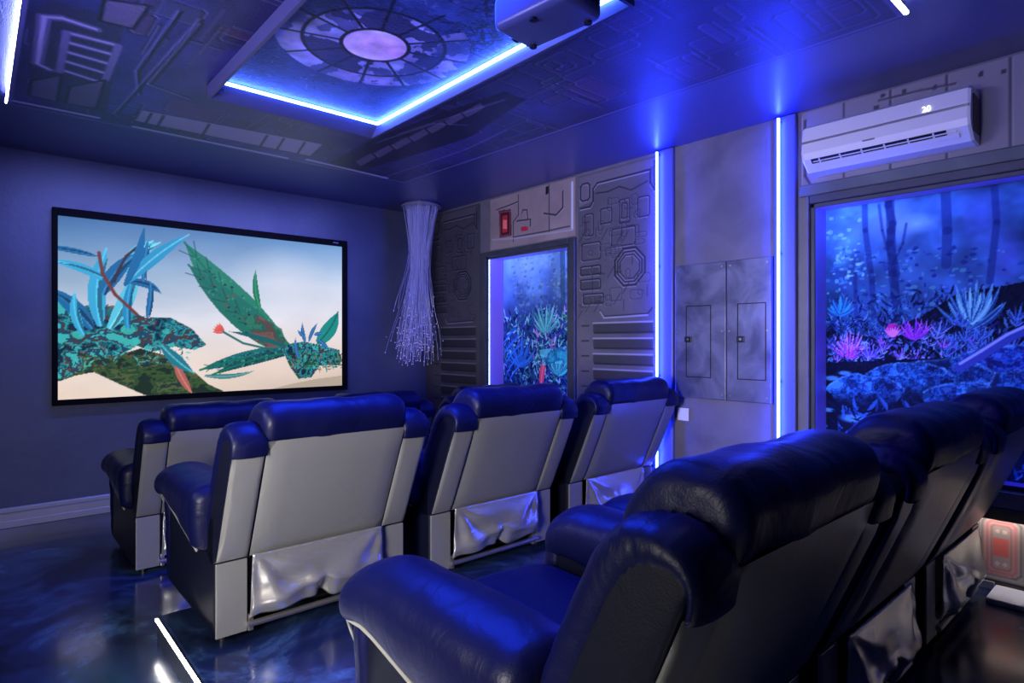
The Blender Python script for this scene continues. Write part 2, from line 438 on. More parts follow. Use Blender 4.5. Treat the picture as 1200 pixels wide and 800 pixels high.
def hull_relief(cv, ya, yb, z0, z1, base, dark, light, wl=.010):
    """the tall hull panel: header box, small hatches, an octagon and ribs below; ya > yb, read left to right"""
    L = lambda f: ya+(yb-ya)*f
    nz = cv.fbm(4, 3, 4)[..., None]; cv.p[:] = np.array(base, float)*(.82+.36*nz)
    cv.poly([(L(.0), 2.72), (L(1), 2.72), (L(1), 2.66), (L(.22), 2.62), (L(.2), 2.5), (L(.0), 2.48)], [min(255, c*1.35) for c in base], .6)
    cv.rrect(L(.02), L(.15), 2.52, 2.66, .02, wl, dark, light)
    pts = [(L(.02), 2.46), (L(.16), 2.46), (L(.2), 2.5), (L(.2), 2.60), (L(.26), 2.64), (L(.93), 2.64), (L(.93), 2.54), (L(.98), 2.48), (L(.98), 2.70)]
    cv.path([(p[0], p[1]-wl) for p in pts], wl, light); cv.path(pts, wl*1.1, dark)
    cv.path([(L(.24), 2.56), (L(.4), 2.55), (L(.55), 2.57), (L(.7), 2.52), (L(.9), 2.56)], wl*.6, dark)
    for a, c, d, e in ((.55, .68, 2.28, 2.46), (.58, .65, 2.31, 2.43), (.3, .45, 2.30, 2.42), (.78, .92, 2.3, 2.45), (.08, .2, 2.22, 2.4), (.45, .75, 2.10, 2.24), (.04, .3, 2.02, 2.16)):
        cv.rrect(L(a), L(c), d, e, .012, wl*.8, dark, light)
    for rr, w in ((.155, wl*1.4), (.125, wl), (.10, wl*.8)):
        o = [(L(.68)+rr*math.cos(PI/8+k*PI/4), 1.93+rr*math.sin(PI/8+k*PI/4)) for k in range(8)]
        cv.path([(p[0]+.003, p[1]-wl) for p in o], w*.8, light, .7, True); cv.path(o, w, dark, 1, True)
    for a, c, d, e in ((.02, .3, 1.9, 1.97), (.02, .3, 1.78, 1.86), (.06, .34, 1.66, 1.74)):
        cv.rrect(L(a), L(c), d, e, .01, wl, dark, light, fill=[c_*.8 for c_ in base])
    cv.path([(L(.3), 1.6), (L(.35), 1.55), (L(.9), 1.56), (L(.95), 1.6)], wl, dark); cv.path([(L(.3), 1.59), (L(.35), 1.54), (L(.9), 1.55)], wl, light)
    z = 1.5
    while z > z0+.1:
        cv.poly([(L(.2), z), (L(.96), z), (L(.96), z-.075), (L(.2), z-.075)], [c_*.55 for c_ in base], .8)
        cv.line((L(.2), z), (L(.96), z), wl*.8, light); cv.line((L(.22), z-.08), (L(.96), z-.08), wl*1.1, dark)
        cv.line((L(.04), z-.02), (L(.14), z-.02), wl*.8, dark)
        z -= .125
    for _ in range(30):
        x = L(random.uniform(.03, .8)); q = random.uniform(1.62, 2.45); w_ = random.uniform(.03, .12)
        cv.rrect(x, x-w_, q, q+random.uniform(.03, .12), .012, wl*.55, dark, light, .55)
    for _ in range(40):
        x = L(random.uniform(.02, .95)); q = random.uniform(1.6, 2.5)
        cv.line((x, q), (x+random.choice((0, .06)), q-random.choice((0, .08))), wl*.6, dark, .6)
PANELBASE = (92, 88, 94)
# far panel beside the corner
cv = wcanvas(5.715, 4.76, .17, 2.74); hull_relief(cv, 5.6, 4.80, .17, 2.72, (70, 68, 74), LN, (120, 118, 128))
put('wall_panel', cv, lambda a, b: (XR-.004, a, b), PR, label='dark hull patterned wall panel at the room corner behind the fibre optic tassel', cat='wall panel')
# lintel panel with red lights
cv = wcanvas(4.60, 3.47, 2.245, 2.74)
nz = cv.fbm(4, 8)[..., None]; cv.p[:] = np.array((150, 134, 130), float)*(.86+.28*nz)
def seg(c, pts, w=.008, cdark=(48, 42, 48), clight=(170, 165, 172)):
    c.path([(p[0]-w*.8, p[1]-w*.8) for p in pts], w*.7, clight, .7); c.path(pts, w, cdark)
ql = lambda l: [Q(*p) for p in l]
seg(cv, ql([(608, 228), (608, 252), (602, 260), (602, 283)])); seg(cv, ql([(644, 216), (644, 272)])); seg(cv, ql([(660, 224), (660, 243), (652, 252), (638, 250)]), .012)
seg(cv, ql([(582, 246), (596, 241), (608, 236)])); seg(cv, ql([(602, 278), (640, 271), (668, 265)])); seg(cv, ql([(606, 259), (622, 257), (622, 265)]), .01)
seg(cv, ql([(612, 250), (613, 246), (618, 246), (619, 257)])); cv.path(ql([(671, 214), (671, 268)]), .022, (205, 205, 220)); cv.path(ql([(577, 281), (606, 279), (672, 269)]), .014, (170, 168, 180), .8)
cv.poly(ql([(585, 247), (599, 245), (600, 276), (586, 279)]), (60, 30, 38)); cv.path(ql([(586, 249), (598, 247), (598, 275), (587, 277)]), .012, (150, 60, 66), 1, True)
cv.poly(ql([(589, 253), (595, 252), (595, 272), (589, 273)]), (190, 44, 50)); cv.poly(ql([(589.5, 258), (594.5, 257.5), (594.5, 268), (589.5, 268.5)]), (255, 120, 112))
cv.poly(ql([(611, 266), (619, 265), (619, 270), (611, 271)]), (190, 40, 70)); cv.poly(ql([(640, 219), (643, 218), (643, 227), (640, 228)]), (24, 22, 26))
put('wall_panel', cv, lambda a, b: (XR-.004, a, b), PR, label='brownish grey hull panel with two red indicator marks above the narrow mural', cat='wall panel')
# tall panel 2
cv = wcanvas(3.44, 2.652, .17, 2.735); hull_relief(cv, 3.43, 2.66, .17, 2.72, PANELBASE, LN, (160, 158, 172))
put('wall_panel', cv, lambda a, b: (XR-.004, a, b), PR, label='tall hull patterned wall panel with octagon motif beside the left vertical light strip', cat='wall panel')
# plate above the large niche
cv = wcanvas(1.60, -1.5, 2.305, 2.745, .007); nz = cv.fbm(3, 21)[..., None]; cv.p[:] = np.array((132, 128, 132), float)*(.88+.24*nz)
for y in (1.36, 1.12, .86, .60, .34, .05, -.3): seg(cv, [(y, 2.74), (y, 2.305)], .008)
seg(cv, ql([(944, 142), (944, 206), (952, 220), (966, 216)]), .012); cv.path(ql([(938, 140), (938, 225)]), .02, (190, 190, 205))
for u, v in ((1035, 112), (1060, 107), (1096, 103), (1150, 87), (1176, 84)): cv.disc(Q(u, v), .012, .014, (40, 38, 44))
cv.poly(ql([(1024, 124), (1031, 122), (1030, 134), (1022, 136)]), (40, 40, 50)); seg(cv, ql([(1030, 118), (1080, 106), (1120, 98)]), .008)
put('wall_panel', cv, lambda a, b: (XR-.004, a, b), PR, label='grey riveted hull panel on the wall behind the air conditioner', cat='wall panel')
# panel under the large niche
cv = wcanvas(1.60, -1.5, .156, .525, .006); nz = cv.fbm(4, 5)[..., None]; cv.p[:] = np.array((176, 170, 164), float)*(.9+.2*nz)
dk = (92, 88, 90)
for y in (1.45, 1.25, 1.05, .85, .42, .2, -.1, -.4): cv.rrect(y, y-.13, .24, .46, .02, .008, dk, (210, 205, 205), .8)
cx = .635
cv.rrect(cx+.075, cx-.075, .19, .47, .02, .008, (120, 104, 104), (215, 200, 200), .8, fill=(186, 172, 168))
cv.rrect(cx+.056, cx-.056, .205, .455, .015, .010, (208, 130, 130), (222, 176, 172)); cv.rrect(cx+.038, cx-.038, .222, .438, .010, .006, (190, 120, 120), (215, 180, 176)); cv.poly([(cx+.032, .285), (cx-.032, .285), (cx-.032, .375), (cx+.032, .375)], (232, 116, 110))
for q in (-.014, .014):
    cv.disc((cx+q, .41), .009, .011, (240, 205, 200)); cv.disc((cx+q, .250), .009, .010, (240, 205, 200))
cv.path([(cx+.09, .49), (cx-.09, .49)], .018, (110, 100, 98)); cv.line((1.6, .16), (-1.5, .16), .012, (40, 38, 40))
cv.rrect(.30, .20, .22, .44, .02, .012, (150, 90, 92), (200, 190, 190))
put('wall_panel', cv, lambda a, b: (XR-.004, a, b), PR, label='pale hull panel with red lit square below the large jungle mural', cat='wall panel')

# ----- jungle prints
def foliage(cv, area, n, cols, L=(.03, .09), seed=0, up=True, a=.9, wratio=.22):
    r = random.Random(seed); x0, x1, y0, y1 = area
    for _ in range(n):
        x = r.uniform(x0, x1); y = r.uniform(y0, y1); l = r.uniform(*L)
        cv.leaf((x, y), (PI/2+r.uniform(-1.3, 1.3)) if up else r.uniform(0, 2*PI), l, l*wratio, r.choice(cols), r.uniform(-1, 1), None, a)
def plant(cv, p, n, L, w, c1, c2, spread=1.3, seed=0):
    r = random.Random(seed)
    for k in range(n):
        t = (k+.5)/n*2-1
        cv.leaf(p, PI/2+t*spread+r.uniform(-.08, .08), L*(1-.3*abs(t))*r.uniform(.85, 1.1), w, c1 if k % 2 else c2, -t*.0+(-.7*t), [min(255, q+40) for q in c1])
XM = XR+.205
cv = Canvas(1.542, -.745, .625, 2.175, .005)
D = lambda u, v: onx(u, v, XM)
g = np.clip((cv.Y-.62)/1.55, 0, 1)
n1 = cv.fbm(2.2, 31, 5); n2 = cv.fbm(9, 32, 3)
cv.p = (np.array((40, 66, 120))[None, None]*(1-g[..., None])+np.array((96, 140, 200))[None, None]*g[..., None])*(.25+1.3*n1[..., None])*(.8+.4*n2[..., None])
for u, v, rx, ry, c, a in ((1045, 262, .16, .16, (150, 180, 225), .8), (1010, 270, .10, .12, (120, 160, 215), .6), (1075, 262, .12, .07, (170, 210, 235), .7), (987, 300, .07, .10, (130, 190, 225), .8), (1150, 255, .12, .2, (110, 130, 215), .6), (1180, 300, .10, .2, (120, 120, 220), .5), (1060, 320, .25, .18, (90, 130, 185), .5)):
    cv.disc(D(u, v), rx, ry, c, a, 1.0)
for _ in range(3):
    pass
r_ = random.Random(5)
for _ in range(240):
    u, v = r_.gauss(1075, 70), r_.uniform(290, 385); cv.disc(D(u, v), r_.uniform(.005, .018), r_.uniform(.004, .013), r_.choice([(120, 170, 220), (60, 90, 170), (110, 180, 190), (40, 60, 140)]), .55)
for _ in range(90):
    u, v = r_.gauss(992, 16), r_.gauss(300, 22); cv.disc(D(u, v), r_.uniform(.006, .018), r_.uniform(.005, .014), r_.choice([(130, 195, 225), (90, 150, 205), (160, 215, 235)]), .7)
for pts, w in (([(1042, 215), (1041, 240), (1046, 262), (1043, 285), (1050, 320), (1048, 345), (1056, 372)], .04), ([(1042, 300), (1034, 270), (1030, 240)], .014), ([(1046, 310), (1058, 285), (1062, 262)], .012), ([(1042, 215), (1044, 270), (1046, 320), (1053, 370)], .045), ([(1013, 225), (1014, 270), (1022, 330), (1024, 370)], .03), ([(1108, 225), (1110, 270), (1109, 310)], .045), ([(1165, 215), (1168, 260), (1160, 330)], .03), ([(1002, 320), (1003, 370)], .02)):
    cv.path([D(*p) for p in pts], w, (40, 58, 124), .45)
A = lambda u0, u1, v0, v1: (D(u1, v0)[0], D(u0, v0)[0], D(u0, v1)[1], D(u0, v0)[1])
foliage(cv, A(965, 1200, 350, 400), 500, [(24, 38, 92), (44, 78, 130), (60, 110, 150), (30, 50, 120), (80, 130, 190)], (.02, .07), 3)
sl = cv.polymask([D(965, 385), D(1020, 395), D(1080, 370), D(1120, 345), D(1200, 330), (-.75, 2.0), (-.75, .9), D(1200, 470), D(965, 470)])
cv._apply(sl[0], sl[1], (10, 18, 52), .8)
foliage(cv, A(965, 1300, 375, 450), 1100, [(18, 30, 84), (30, 60, 110), (56, 96, 150), (12, 20, 60), (110, 150, 205), (60, 70, 150)], (.015, .06), 4)
foliage(cv, (-.75, .55, 1.0, 1.75), 600, [(18, 30, 84), (30, 60, 110), (56, 96, 150), (12, 20, 60), (70, 120, 170)], (.03, .1), 14)
plant(cv, D(1141, 385), 11, .27, .034, (96, 150, 190), (50, 92, 150), 1.25, 1)
plant(cv, D(1139, 380), 8, .22, .026, (130, 184, 210), (60, 110, 165), .85, 2)
for k in range(26):
    r7 = random.Random(k); p = D(r7.uniform(1095, 1195), r7.uniform(375, 425)); plant(cv, p, 6, r7.uniform(.05, .11), .01, (80, 120, 190), (36, 60, 120), 1.3, k)
for k in range(30):
    r7 = random.Random(k+50); p = D(r7.uniform(968, 1110), r7.uniform(385, 425)); plant(cv, p, 6, r7.uniform(.04, .09), .009, r7.choice([(120, 140, 215), (60, 90, 160), (150, 110, 210)]), (24, 40, 100), 1.4, k)
plant(cv, D(995, 418), 13, .17, .016, (176, 140, 225), (150, 70, 190), 1.4, 3)
plant(cv, D(995, 420), 9, .12, .012, (190, 90, 200), (120, 60, 170), 1.5, 4)
plant(cv, D(1020, 420), 9, .11, .012, (130, 120, 220), (90, 70, 180), 1.5, 7)
cv.disc(D(1046, 387), .035, .042, (196, 70, 176)); cv.disc(D(1050, 387), .02, .03, (150, 50, 160))
for k in range(7): cv.leaf(D(1046, 395), PI/2+(k-3)*.3, .065, .01, (230, 150, 215), (k-3)*-.15)
plant(cv, D(1072, 398), 9, .13, .016, (170, 80, 205), (110, 60, 180), 1.4, 5)
plant(cv, D(985, 370), 7, .12, .03, (60, 150, 180), (50, 110, 170), 1.5, 6)
foliage(cv, A(970, 1180, 400, 432), 330, [(90, 120, 200), (130, 110, 210), (150, 180, 225), (20, 30, 80), (40, 70, 130)], (.015, .045), 9)
# mossy boulder and fallen branch at the foot of the picture
cv.poly([D(965, 425), D(1200, 415), (-.74, 1.2), (-.74, .62), (1.54, .62)], (14, 26, 70), .85)
def boulder(u, v, rx, ry, cols, seed):
    r = random.Random(seed); c = D(u, v)
    pts = [(c[0]+rx*math.cos(k*PI/9)*r.uniform(.88, 1.1), c[1]+ry*math.sin(k*PI/9)*r.uniform(.85, 1.12)) for k in range(18)]
    cv.mottle(pts, cols, 11, seed); cv.path([(p[0], p[1]-.006) for p in pts[1:9]], .008, (150, 195, 235), .7); cv.mottle(pts, [(14, 30, 80), (60, 120, 190), (30, 60, 130), (100, 160, 220)], 26, seed+3, .5)
    sl, m = cv.polymask(pts); cv._apply(sl, m*np.clip((c[1]-cv.Y[sl])/ry*.8, 0, .85), (6, 14, 48), 1)
RK = [(44, 74, 140), (54, 104, 176), (70, 136, 205), (50, 88, 160), (84, 150, 215)]
boulder(1180, 450, .24, .22, [(60, 90, 190), (76, 96, 205), (54, 76, 170), (90, 116, 215)], 91)
boulder(1110, 452, .26, .15, RK, 92); boulder(1062, 447, .22, .13, RK, 93); boulder(1012, 458, .22, .10, RK, 94); boulder(1135, 470, .2, .12, RK, 95)
cv.path([D(1125, 430), D(1150, 415), D(1180, 396), (.2, 1.62)], .05, (80, 96, 180)); cv.path([D(1125, 426), D(1150, 411), D(1180, 392), (.2, 1.64)], .012, (160, 175, 235))
boulder(1240, 470, .3, .2, RK, 96)
for u, v, rx in ((975, 443, .06), (970, 480, .05), (1000, 490, .1), (990, 437, .05)): cv.disc(D(u, v), rx, rx*.35, (120, 180, 225), .8, .5)
foliage(cv, (.5, 1.54, .63, .95), 200, [(20, 40, 100), (40, 80, 150), (70, 120, 190)], (.03, .1), 19)
cv.p = 255*(np.clip(cv.p, 0, 255)/255)**1.5*1.25
t = empty('mural', (XM, .4, .625), label='large blue jungle mural with pale fern and boulders in the wide niche', cat='mural')
put('printed_sheet', cv, lambda a, b: (XM, a, b), PRB, t)
obj('backing_board', box(BM(), XM+.002, XM+.0095, -.743, 1.538, .628, 2.172), M['black'], t, world=True)

cv = Canvas(4.642, 3.548, .625, 2.175, .006); D = lambda u, v: onx(u, v, XM); g = np.clip((cv.Y-1.2)/.95, 0, 1)[..., None]
n1 = cv.fbm(3, 41, 5)[..., None]
cv.p = (np.array((26, 44, 110))*(1-g)+np.array((130, 165, 205))*g)*(.6+.75*n1)
for u, v, rx, ry, c, a in ((615, 310, .2, .22, (170, 200, 232), .8), (640, 300, .18, .15, (150, 180, 180), .7), (655, 330, .12, .3, (120, 150, 140), .6), (625, 340, .2, .15, (140, 185, 220), .6)): cv.disc(D(u, v), rx, ry, c, a, 1.0)
r_ = random.Random(8)
for _ in range(260):
    u, v = r_.uniform(600, 668), r_.uniform(292, 372); cv.disc(D(u, v), r_.uniform(.008, .025), r_.uniform(.006, .02), r_.choice([(150, 180, 190), (90, 120, 130), (120, 160, 200), (170, 190, 170), (60, 90, 110)]), .4)
cv.path([D(659, 290), D(660, 370)], .06, (60, 86, 110), .6)
foliage(cv, (3.55, 4.64, .7, 1.62), 1500, [(16, 30, 80), (40, 90, 110), (70, 140, 130), (24, 46, 100), (150, 200, 215), (90, 80, 170), (50, 110, 150)], (.03, .1), 23)
foliage(cv, (3.55, 4.2, 1.1, 1.6), 200, [(120, 190, 170), (150, 110, 180), (180, 150, 190), (60, 130, 110)], (.03, .09), 24)
plant(cv, D(640, 390), 11, .3, .03, (110, 180, 170), (60, 130, 140), 1.4, 31); plant(cv, D(610, 430), 11, .35, .03, (60, 120, 180), (40, 90, 160), 1.4, 32); plant(cv, D(655, 440), 10, .25, .03, (80, 180, 180), (50, 120, 140), 1.4, 33)
for k in range(5): cv.leaf(D(605+k*3, 385+k*9), -.5, .35, .02, (60, 130, 200), -.5)
cv.leaf(D(634, 452), PI/2+.1, .28, .075, (214, 90, 120), .2, (250, 160, 170)); cv.mottle([D(632, 410), D(668, 405), D(668, 425), D(636, 428)], [(60, 170, 180), (40, 120, 150), (110, 200, 200)], 10, 3, .8)
cv.p = 255*(np.clip(cv.p, 0, 255)/255)**1.3*1.2
t = empty('mural', (XM, 4.1, .625), label='narrow upright jungle mural with pink petal in the smaller niche', cat='mural')
put('printed_sheet', cv, lambda a, b: (XM, a, b), PRB, t)
obj('backing_board', box(BM(), XM+.002, XM+.0095, 3.55, 4.64, .628, 2.172), M['black'], t, world=True)
# niche light strips: a lit run all round each opening, hidden behind the front lip
def niche_strip(w, label, m, r_=.004):
    y0, y1, z0, z1 = w; i = .011; b = BM(); x = XR+.014
    for p, q in (((x, y0+i, z0+.02), (x, y0+i, z1-.02)), ((x, y1-i, z0+.02), (x, y1-i, z1-.02)), ((x, y0+.02, z1-i), (x, y1-.02, z1-i)), ((x, y0+.02, z0+i), (x, y1-.02, z0+i))):
        tube(b, [p, q], r_, 6)
    strip('niche_light_strip', label, b, m)
niche_strip(W2, 'violet blue light strip running round the inside of the wide mural niche', M['led_violet'])
niche_strip(W1, 'violet blue light strip running round the inside of the narrow mural niche', M['led_small'])
# under-sill strip that whitens the pale panel
b = BM(); box(b, XR-.060, XR-.034, -1.2, 1.3, .500, .512, .002); h = BM(); box(h, XR-.062, XR-.003, -1.2, 1.3, .513, .530, .003); box(h, XR-.066, XR-.062, -1.2, 1.3, .478, .530)
strip('sill_light_strip', 'white light strip tucked under the sill of the large jungle mural', b, M['led_warm'], h)

# ----- printed ceiling panel with dropped mural tray
ZP = 2.70
def pan(u, v): return onz(u, v, ZP)
cv = Canvas(.14, 2.90, .80, 4.47, .008)
n = cv.fbm(2.5, 51, 5)[..., None]; cv.p[:] = np.array((44, 42, 98), float)*(.35+1.2*n)
r_ = random.Random(12)
DK, LT = (12, 12, 34), (140, 136, 200)
for _ in range(130):
    w = r_.uniform(.06, .32); h = r_.uniform(.05, .22); x = r_.uniform(.14, 2.85-w); y = r_.uniform(.8, 4.45-h)
    cv.rrect(x, x+w, y, y+h, .015, .010, DK, LT, .55, fill=[c*r_.uniform(.6, 1.35) for c in (64, 54, 110)] if r_.random() < .45 else None)
for _ in range(90):
    x = r_.uniform(.14, 2.8); y = r_.uniform(.8, 4.4); l = r_.uniform(.08, .5)
    q = (x+l, y) if r_.random() < .5 else (x, y+l); cv.line((x, y), q, .014, DK, .7); cv.line((x, y+.012), (q[0], q[1]+.012), .006, LT, .5)
# pipe grille at the left
def pl(pts, w, c, a=1): cv.path([pan(*p) for p in pts], w, c, a)
cv.poly([pan(*p) for p in ((35, 20), (60, 0), (150, 25), (130, 135), (35, 110))], (40, 36, 62), .75)
pl([(115, 35), (75, 22), (53, 20), (50, 40), (45, 75), (60, 82)], .05, (96, 86, 130)); pl([(115, 35), (75, 22), (53, 20), (50, 40), (45, 75), (60, 82)], .016, (170, 160, 205))
for k in range(5):
    a = (86-k*1.5, 40+k*11); b_ = (140-k*4, 54+k*11); pl([a, b_], .045, (100, 90, 136)); pl([a, b_], .014, (170, 160, 210))
pl([(143, 55), (128, 95)], .03, (110, 100, 150)); pl([(80, 38), (72, 85)], .03, (110, 100, 150))
for q in ([(38, 95), (75, 88), (70, 120), (35, 112)], [(85, 102), (128, 95), (118, 128), (80, 122)], [(125, 0), (180, 8), (160, 35), (120, 25)]): cv.poly([pan(*p) for p in q], (112, 98, 128), .75); pl(q+[q[0]], .012, DK)
for q in ([(215, 15), (165, 85), (168, 112)], [(140, 135), (240, 25)], [(240, 30), (180, 100), (230, 118)]): pl(q, .018, LT, .5); pl([(a+3, b_) for a, b_ in q], .012, DK)
# long light plate near the front edge
q = [(172, 130), (392, 172), (378, 186), (165, 143)]; cv.poly([pan(*p) for p in q], (134, 126, 150), .85); pl(q+[q[0]], .012, DK); cv.poly([pan(*p) for p in q], (160, 150, 190), .5)
for a_ in (185, 200, 255, 325, 345, 370): pl([(a_, 132+(a_-172)*.19), (a_-8, 146+(a_-172)*.19)], .012, DK)
pl([(10, 117), (120, 139)], .03, (190, 170, 230)); pl([(165, 150), (350, 188)], .03, (176, 170, 205)); pl([(375, 190), (470, 212)], .035, (170, 165, 205))  # first stroke paints the lit front edge as a thin purple highlight
# machinery to the right of the tray
cv.path([(.15, .81), (2.88, .81), (2.88, 4.46), (.15, 4.46)], .016, (120, 116, 170), .8, True)
q = [(400, 195), (450, 165), (530, 135), (600, 110), (625, 120), (560, 165), (500, 185), (440, 203)]; cv.poly([pan(*p) for p in q], (16, 16, 40), .85)
for k in range(7):
    u, v = 430+k*20, 192-k*9.5
    cv.poly([pan(*p) for p in ((u, v), (u+22, v-12), (u+30, v-6), (u+8, v+7))], (112, 96, 128), .75); pl([(u, v), (u+22, v-12), (u+30, v-6), (u+8, v+7), (u, v)], .012, DK)
for q in ([(455, 170), (520, 148), (560, 150)], [(470, 210), (560, 178), (605, 155)], [(480, 160), (600, 120)]): pl(q, .012, LT, .5)
t = empty('ceiling_panel', (1.5, 2.6, ZP), label='large satin hull printed ceiling panel surrounding the lit mural tray', cat='ceiling panel')
def pmap(a, b):   # the long right-hand edge runs slightly out towards the rear
    f = (a-.14)/(2.90-.14); w = 2.75+(4.47-b)*.040-.14
    return .14+f*w, b, np.full_like(a, ZP)
# cut the recess out of the sheet later through a separate tray: the sheet stays whole above it
put('printed_sheet', cv, pmap, PRC, t)
b = BM()
vs = [b.verts.new(p) for p in ((.14, .80, ZP+.001), (2.897, .80, ZP+.001), (2.75, 4.47, ZP+.001), (.14, 4.47, ZP+.001))]
f = b.faces.new(vs); ex = bmesh.ops.extrude_face_region(b, geom=[f])
bmesh.ops.translate(b, verts=[v for v in ex['geom'] if isinstance(v, bmesh.types.BMVert)], vec=(0, 0, ZC-ZP-.002))
obj('board', b, M['soffit'], t, world=True)
# perimeter strips
b = BM(); box(b, .130, .138, .80, 4.50, ZP+.008, ZP+.018, .002)
strip('ceiling_edge_strip', 'white light strip along the left edge of the printed ceiling panel', b, M['led_white'])
b = BM(); box(b, .14, 2.895, .786, .798, ZP+.006, ZP+.022, .003)
strip('ceiling_edge_strip', 'white light strip along the rear edge of the printed ceiling panel above the rear seats', b, M['led_rear'])
# dropped tray
t = empty('ceiling_tray', (1.4, 2.45, ZP), label='dark framed ceiling tray glowing blue inside around a round leaded artwork', cat='ceiling tray')
ox0, ox1, oy0, oy1 = .918, 1.886, 1.42, 3.455; ix0, ix1, iy0, iy1 = .955, 1.856, 1.47, 3.33
zb, zm = 2.63, 2.695
b = BM()
def ringv(x0, x1, y0, y1, z): return [b.verts.new(p) for p in ((x0, y0, z), (x1, y0, z), (x1, y1, z), (x0, y1, z))]
R = [ringv(ox0, ox1, oy0, oy1, ZP-.001), ringv(ox0, ox1, oy0, oy1, zb), ringv(ox0+.015, ox1-.015, oy0+.015, oy1-.015, zb), ringv(ix0, ix1, iy0, iy1, zm)]
for p, q in zip(R, R[1:]):
    for k in range(4): b.faces.new((p[k], p[(k+1) % 4], q[(k+1) % 4], q[k]))
obj('tray_frame', b, mat('tray_paint', (70, 70, 96), .5, bump=.1), t, world=True)
cv = Canvas(ix0, ix1, iy0, iy1, .0055)
n = cv.fbm(4, 61, 5)[..., None]; cv.p[:] = np.array((44, 58, 126), float)*(.35+1.3*n)
cc = (1.365, 2.475)
foliage(cv, (ix0, ix1, iy0, iy1), 1500, [(12, 16, 44), (24, 32, 80), (44, 60, 120), (80, 100, 170), (60, 50, 110)], (.012, .045), 3, False, .7)
foliage(cv, (1.5, 1.86, 1.6, 2.4), 300, [(10, 12, 30), (20, 24, 50), (40, 50, 100)], (.05, .16), 6, False, .8, .14)
R3, R2, R1 = .43, .315, .15
d = np.hypot(cv.X-cc[0], cv.Y-cc[1]); th = np.arctan2(cv.Y-cc[1], cv.X-cc[0])
na = cv.fbm(4, 62, 5); nb = cv.fbm(5, 63, 4)
glow = (np.array((150, 175, 240))[None, None]*na[..., None]*1.5*(1-nb[..., None]*.5)+np.array((150, 80, 180))[None, None]*nb[..., None]*.55)
m = (d < R3)[..., None]; half = ((np.cos(th+2.0) < .55) | (d < R2))[..., None]
cv.p = np.where(m & half, glow*(.75+.5*cv.fbm(14, 66, 3)[..., None]), cv.p)
cv.mix((d < R2)*(nb > .56), (22, 20, 58), .8); cv.mix((d < R3)*(cv.fbm(9, 67, 4) > .58), (26, 30, 84), .6); cv.mix((d < R3)*(na < .36), (40, 50, 120), .7)
m = d < R1; core = np.array((196, 120, 190))[None, None]*(1-na[..., None])+np.array((200, 205, 240))[None, None]*na[..., None]
cv.p = np.where(m[..., None], np.clip(core*(.55+1.1*cv.fbm(7, 68, 4)[..., None]), 0, 255), cv.p)
for rr, w in ((R1, .016), (R2, .014)): cv.ring(cc, rr, w, (8, 8, 22))
for k in range(12):
    a = k*PI/6+.2; cv.line((cc[0]+R1*math.cos(a), cc[1]+R1*math.sin(a)), (cc[0]+R3*math.cos(a), cc[1]+R3*math.sin(a)), .012, (8, 8, 22))
put('round_artwork', cv, lambda a, b: (a, b, np.full_like(a, zm-.001)), printed('tray_artwork_print', .45, .4, bump=.3, bscale=90), t)
s = BM(); e = .012; zz = zm-.014
for p, q in (((ix0+e, iy1-e, zz), (ix1-e, iy1-e, zz)), ((ix1-e, iy0+e, zz), (ix1-e, iy1-e, zz)), ((ix0+e, iy0+e, zz), (ix1-e, iy0+e, zz))):
    tube(s, [p, q], .0085, 6)
obj('light_strip', s, M['led_tray'], t, world=True, label='glowing cyan blue strip')

# ----- projection screen
t = empty('projection_screen', (1.62, YF, .86), label='wide black framed projection screen on the front wall showing teal mossy plants against sky', cat='screen')
sx0, sx1, sz0, sz1 = .435, 2.815, .865, 2.36; fx = .035
b = BM(); yb = YF-.05
box(b, sx0+fx, sx1-.055, yb+.001, YF-.001, sz1-.06, sz1-.0005, .002); box(b, sx0+fx, sx1-.055, yb+.001, YF-.001, sz0+.0005, sz0+.045, .002)
box(b, sx0, sx0+fx, yb, YF-.001, sz0, sz1, .006); box(b, sx1-.055, sx1, yb, YF-.001, sz0, sz1, .006)
obj('frame', b, M['frameblk'], t, world=True)
obj('backing_board', box(BM(), sx0+.02, sx1-.02, YF-.03, YF-.001, sz0+.02, sz1-.02), M['black'], t, world=True)
obj('badge', box(BM(), 2.66, 2.715, yb-.002, yb+.004, sz1-.035, sz1-.022), M['metal'], t, world=True, label='small silver badge')
YS = YF-.036
cv = Canvas(sx0+fx-.004, sx1-.05, sz0+.04, sz1-.055, .0062)
D = lambda u, v: ony(u, v, YS)
fz = np.clip((cv.Y-.9)/1.4, 0, 1); fxn = np.clip((cv.X-.45)/2.3, 0, 1)
def ramp(v, stops):
    out = np.zeros(v.shape+(3,)); xs = [s[0] for s in stops]
    for k in range(3): out[..., k] = np.interp(v, xs, [s[1][k] for s in stops])
    return out
left = ramp(fz, [(0, (236, 214, 196)), (.2, (232, 216, 208)), (.45, (206, 212, 226)), (.7, (140, 172, 202)), (1, (66, 108, 158))])
right = ramp(fz, [(0, (206, 186, 172)), (.18, (238, 216, 202)), (.45, (236, 230, 236)), (.7, (214, 222, 240)), (1, (112, 156, 204))])
cl = cv.fbm(1.5, 71, 5, 1, 2.2)[..., None]
cv.p = left*(1-fxn[..., None])+right*fxn[..., None]; cv.p = cv.p*(.93+.14*cl)
cv.disc(D(185, 430), .55, .5, (250, 238, 230), .6, 1); cv.disc(D(330, 330), .5, .35, (238, 236, 246), .5, 1)
cv.poly([D(*p) for p in ((320, 455), (345, 449), (370, 444), (400, 440), (400, 466), (310, 466))], (176, 160, 140), .8)
TEAL = [(12, 40, 56), (16, 92, 104), (36, 150, 160), (70, 56, 46), (20, 70, 96), (60, 176, 176)]
MOSS = [(24, 44, 24), (52, 84, 30), (36, 66, 36), (74, 92, 44), (30, 52, 40)]
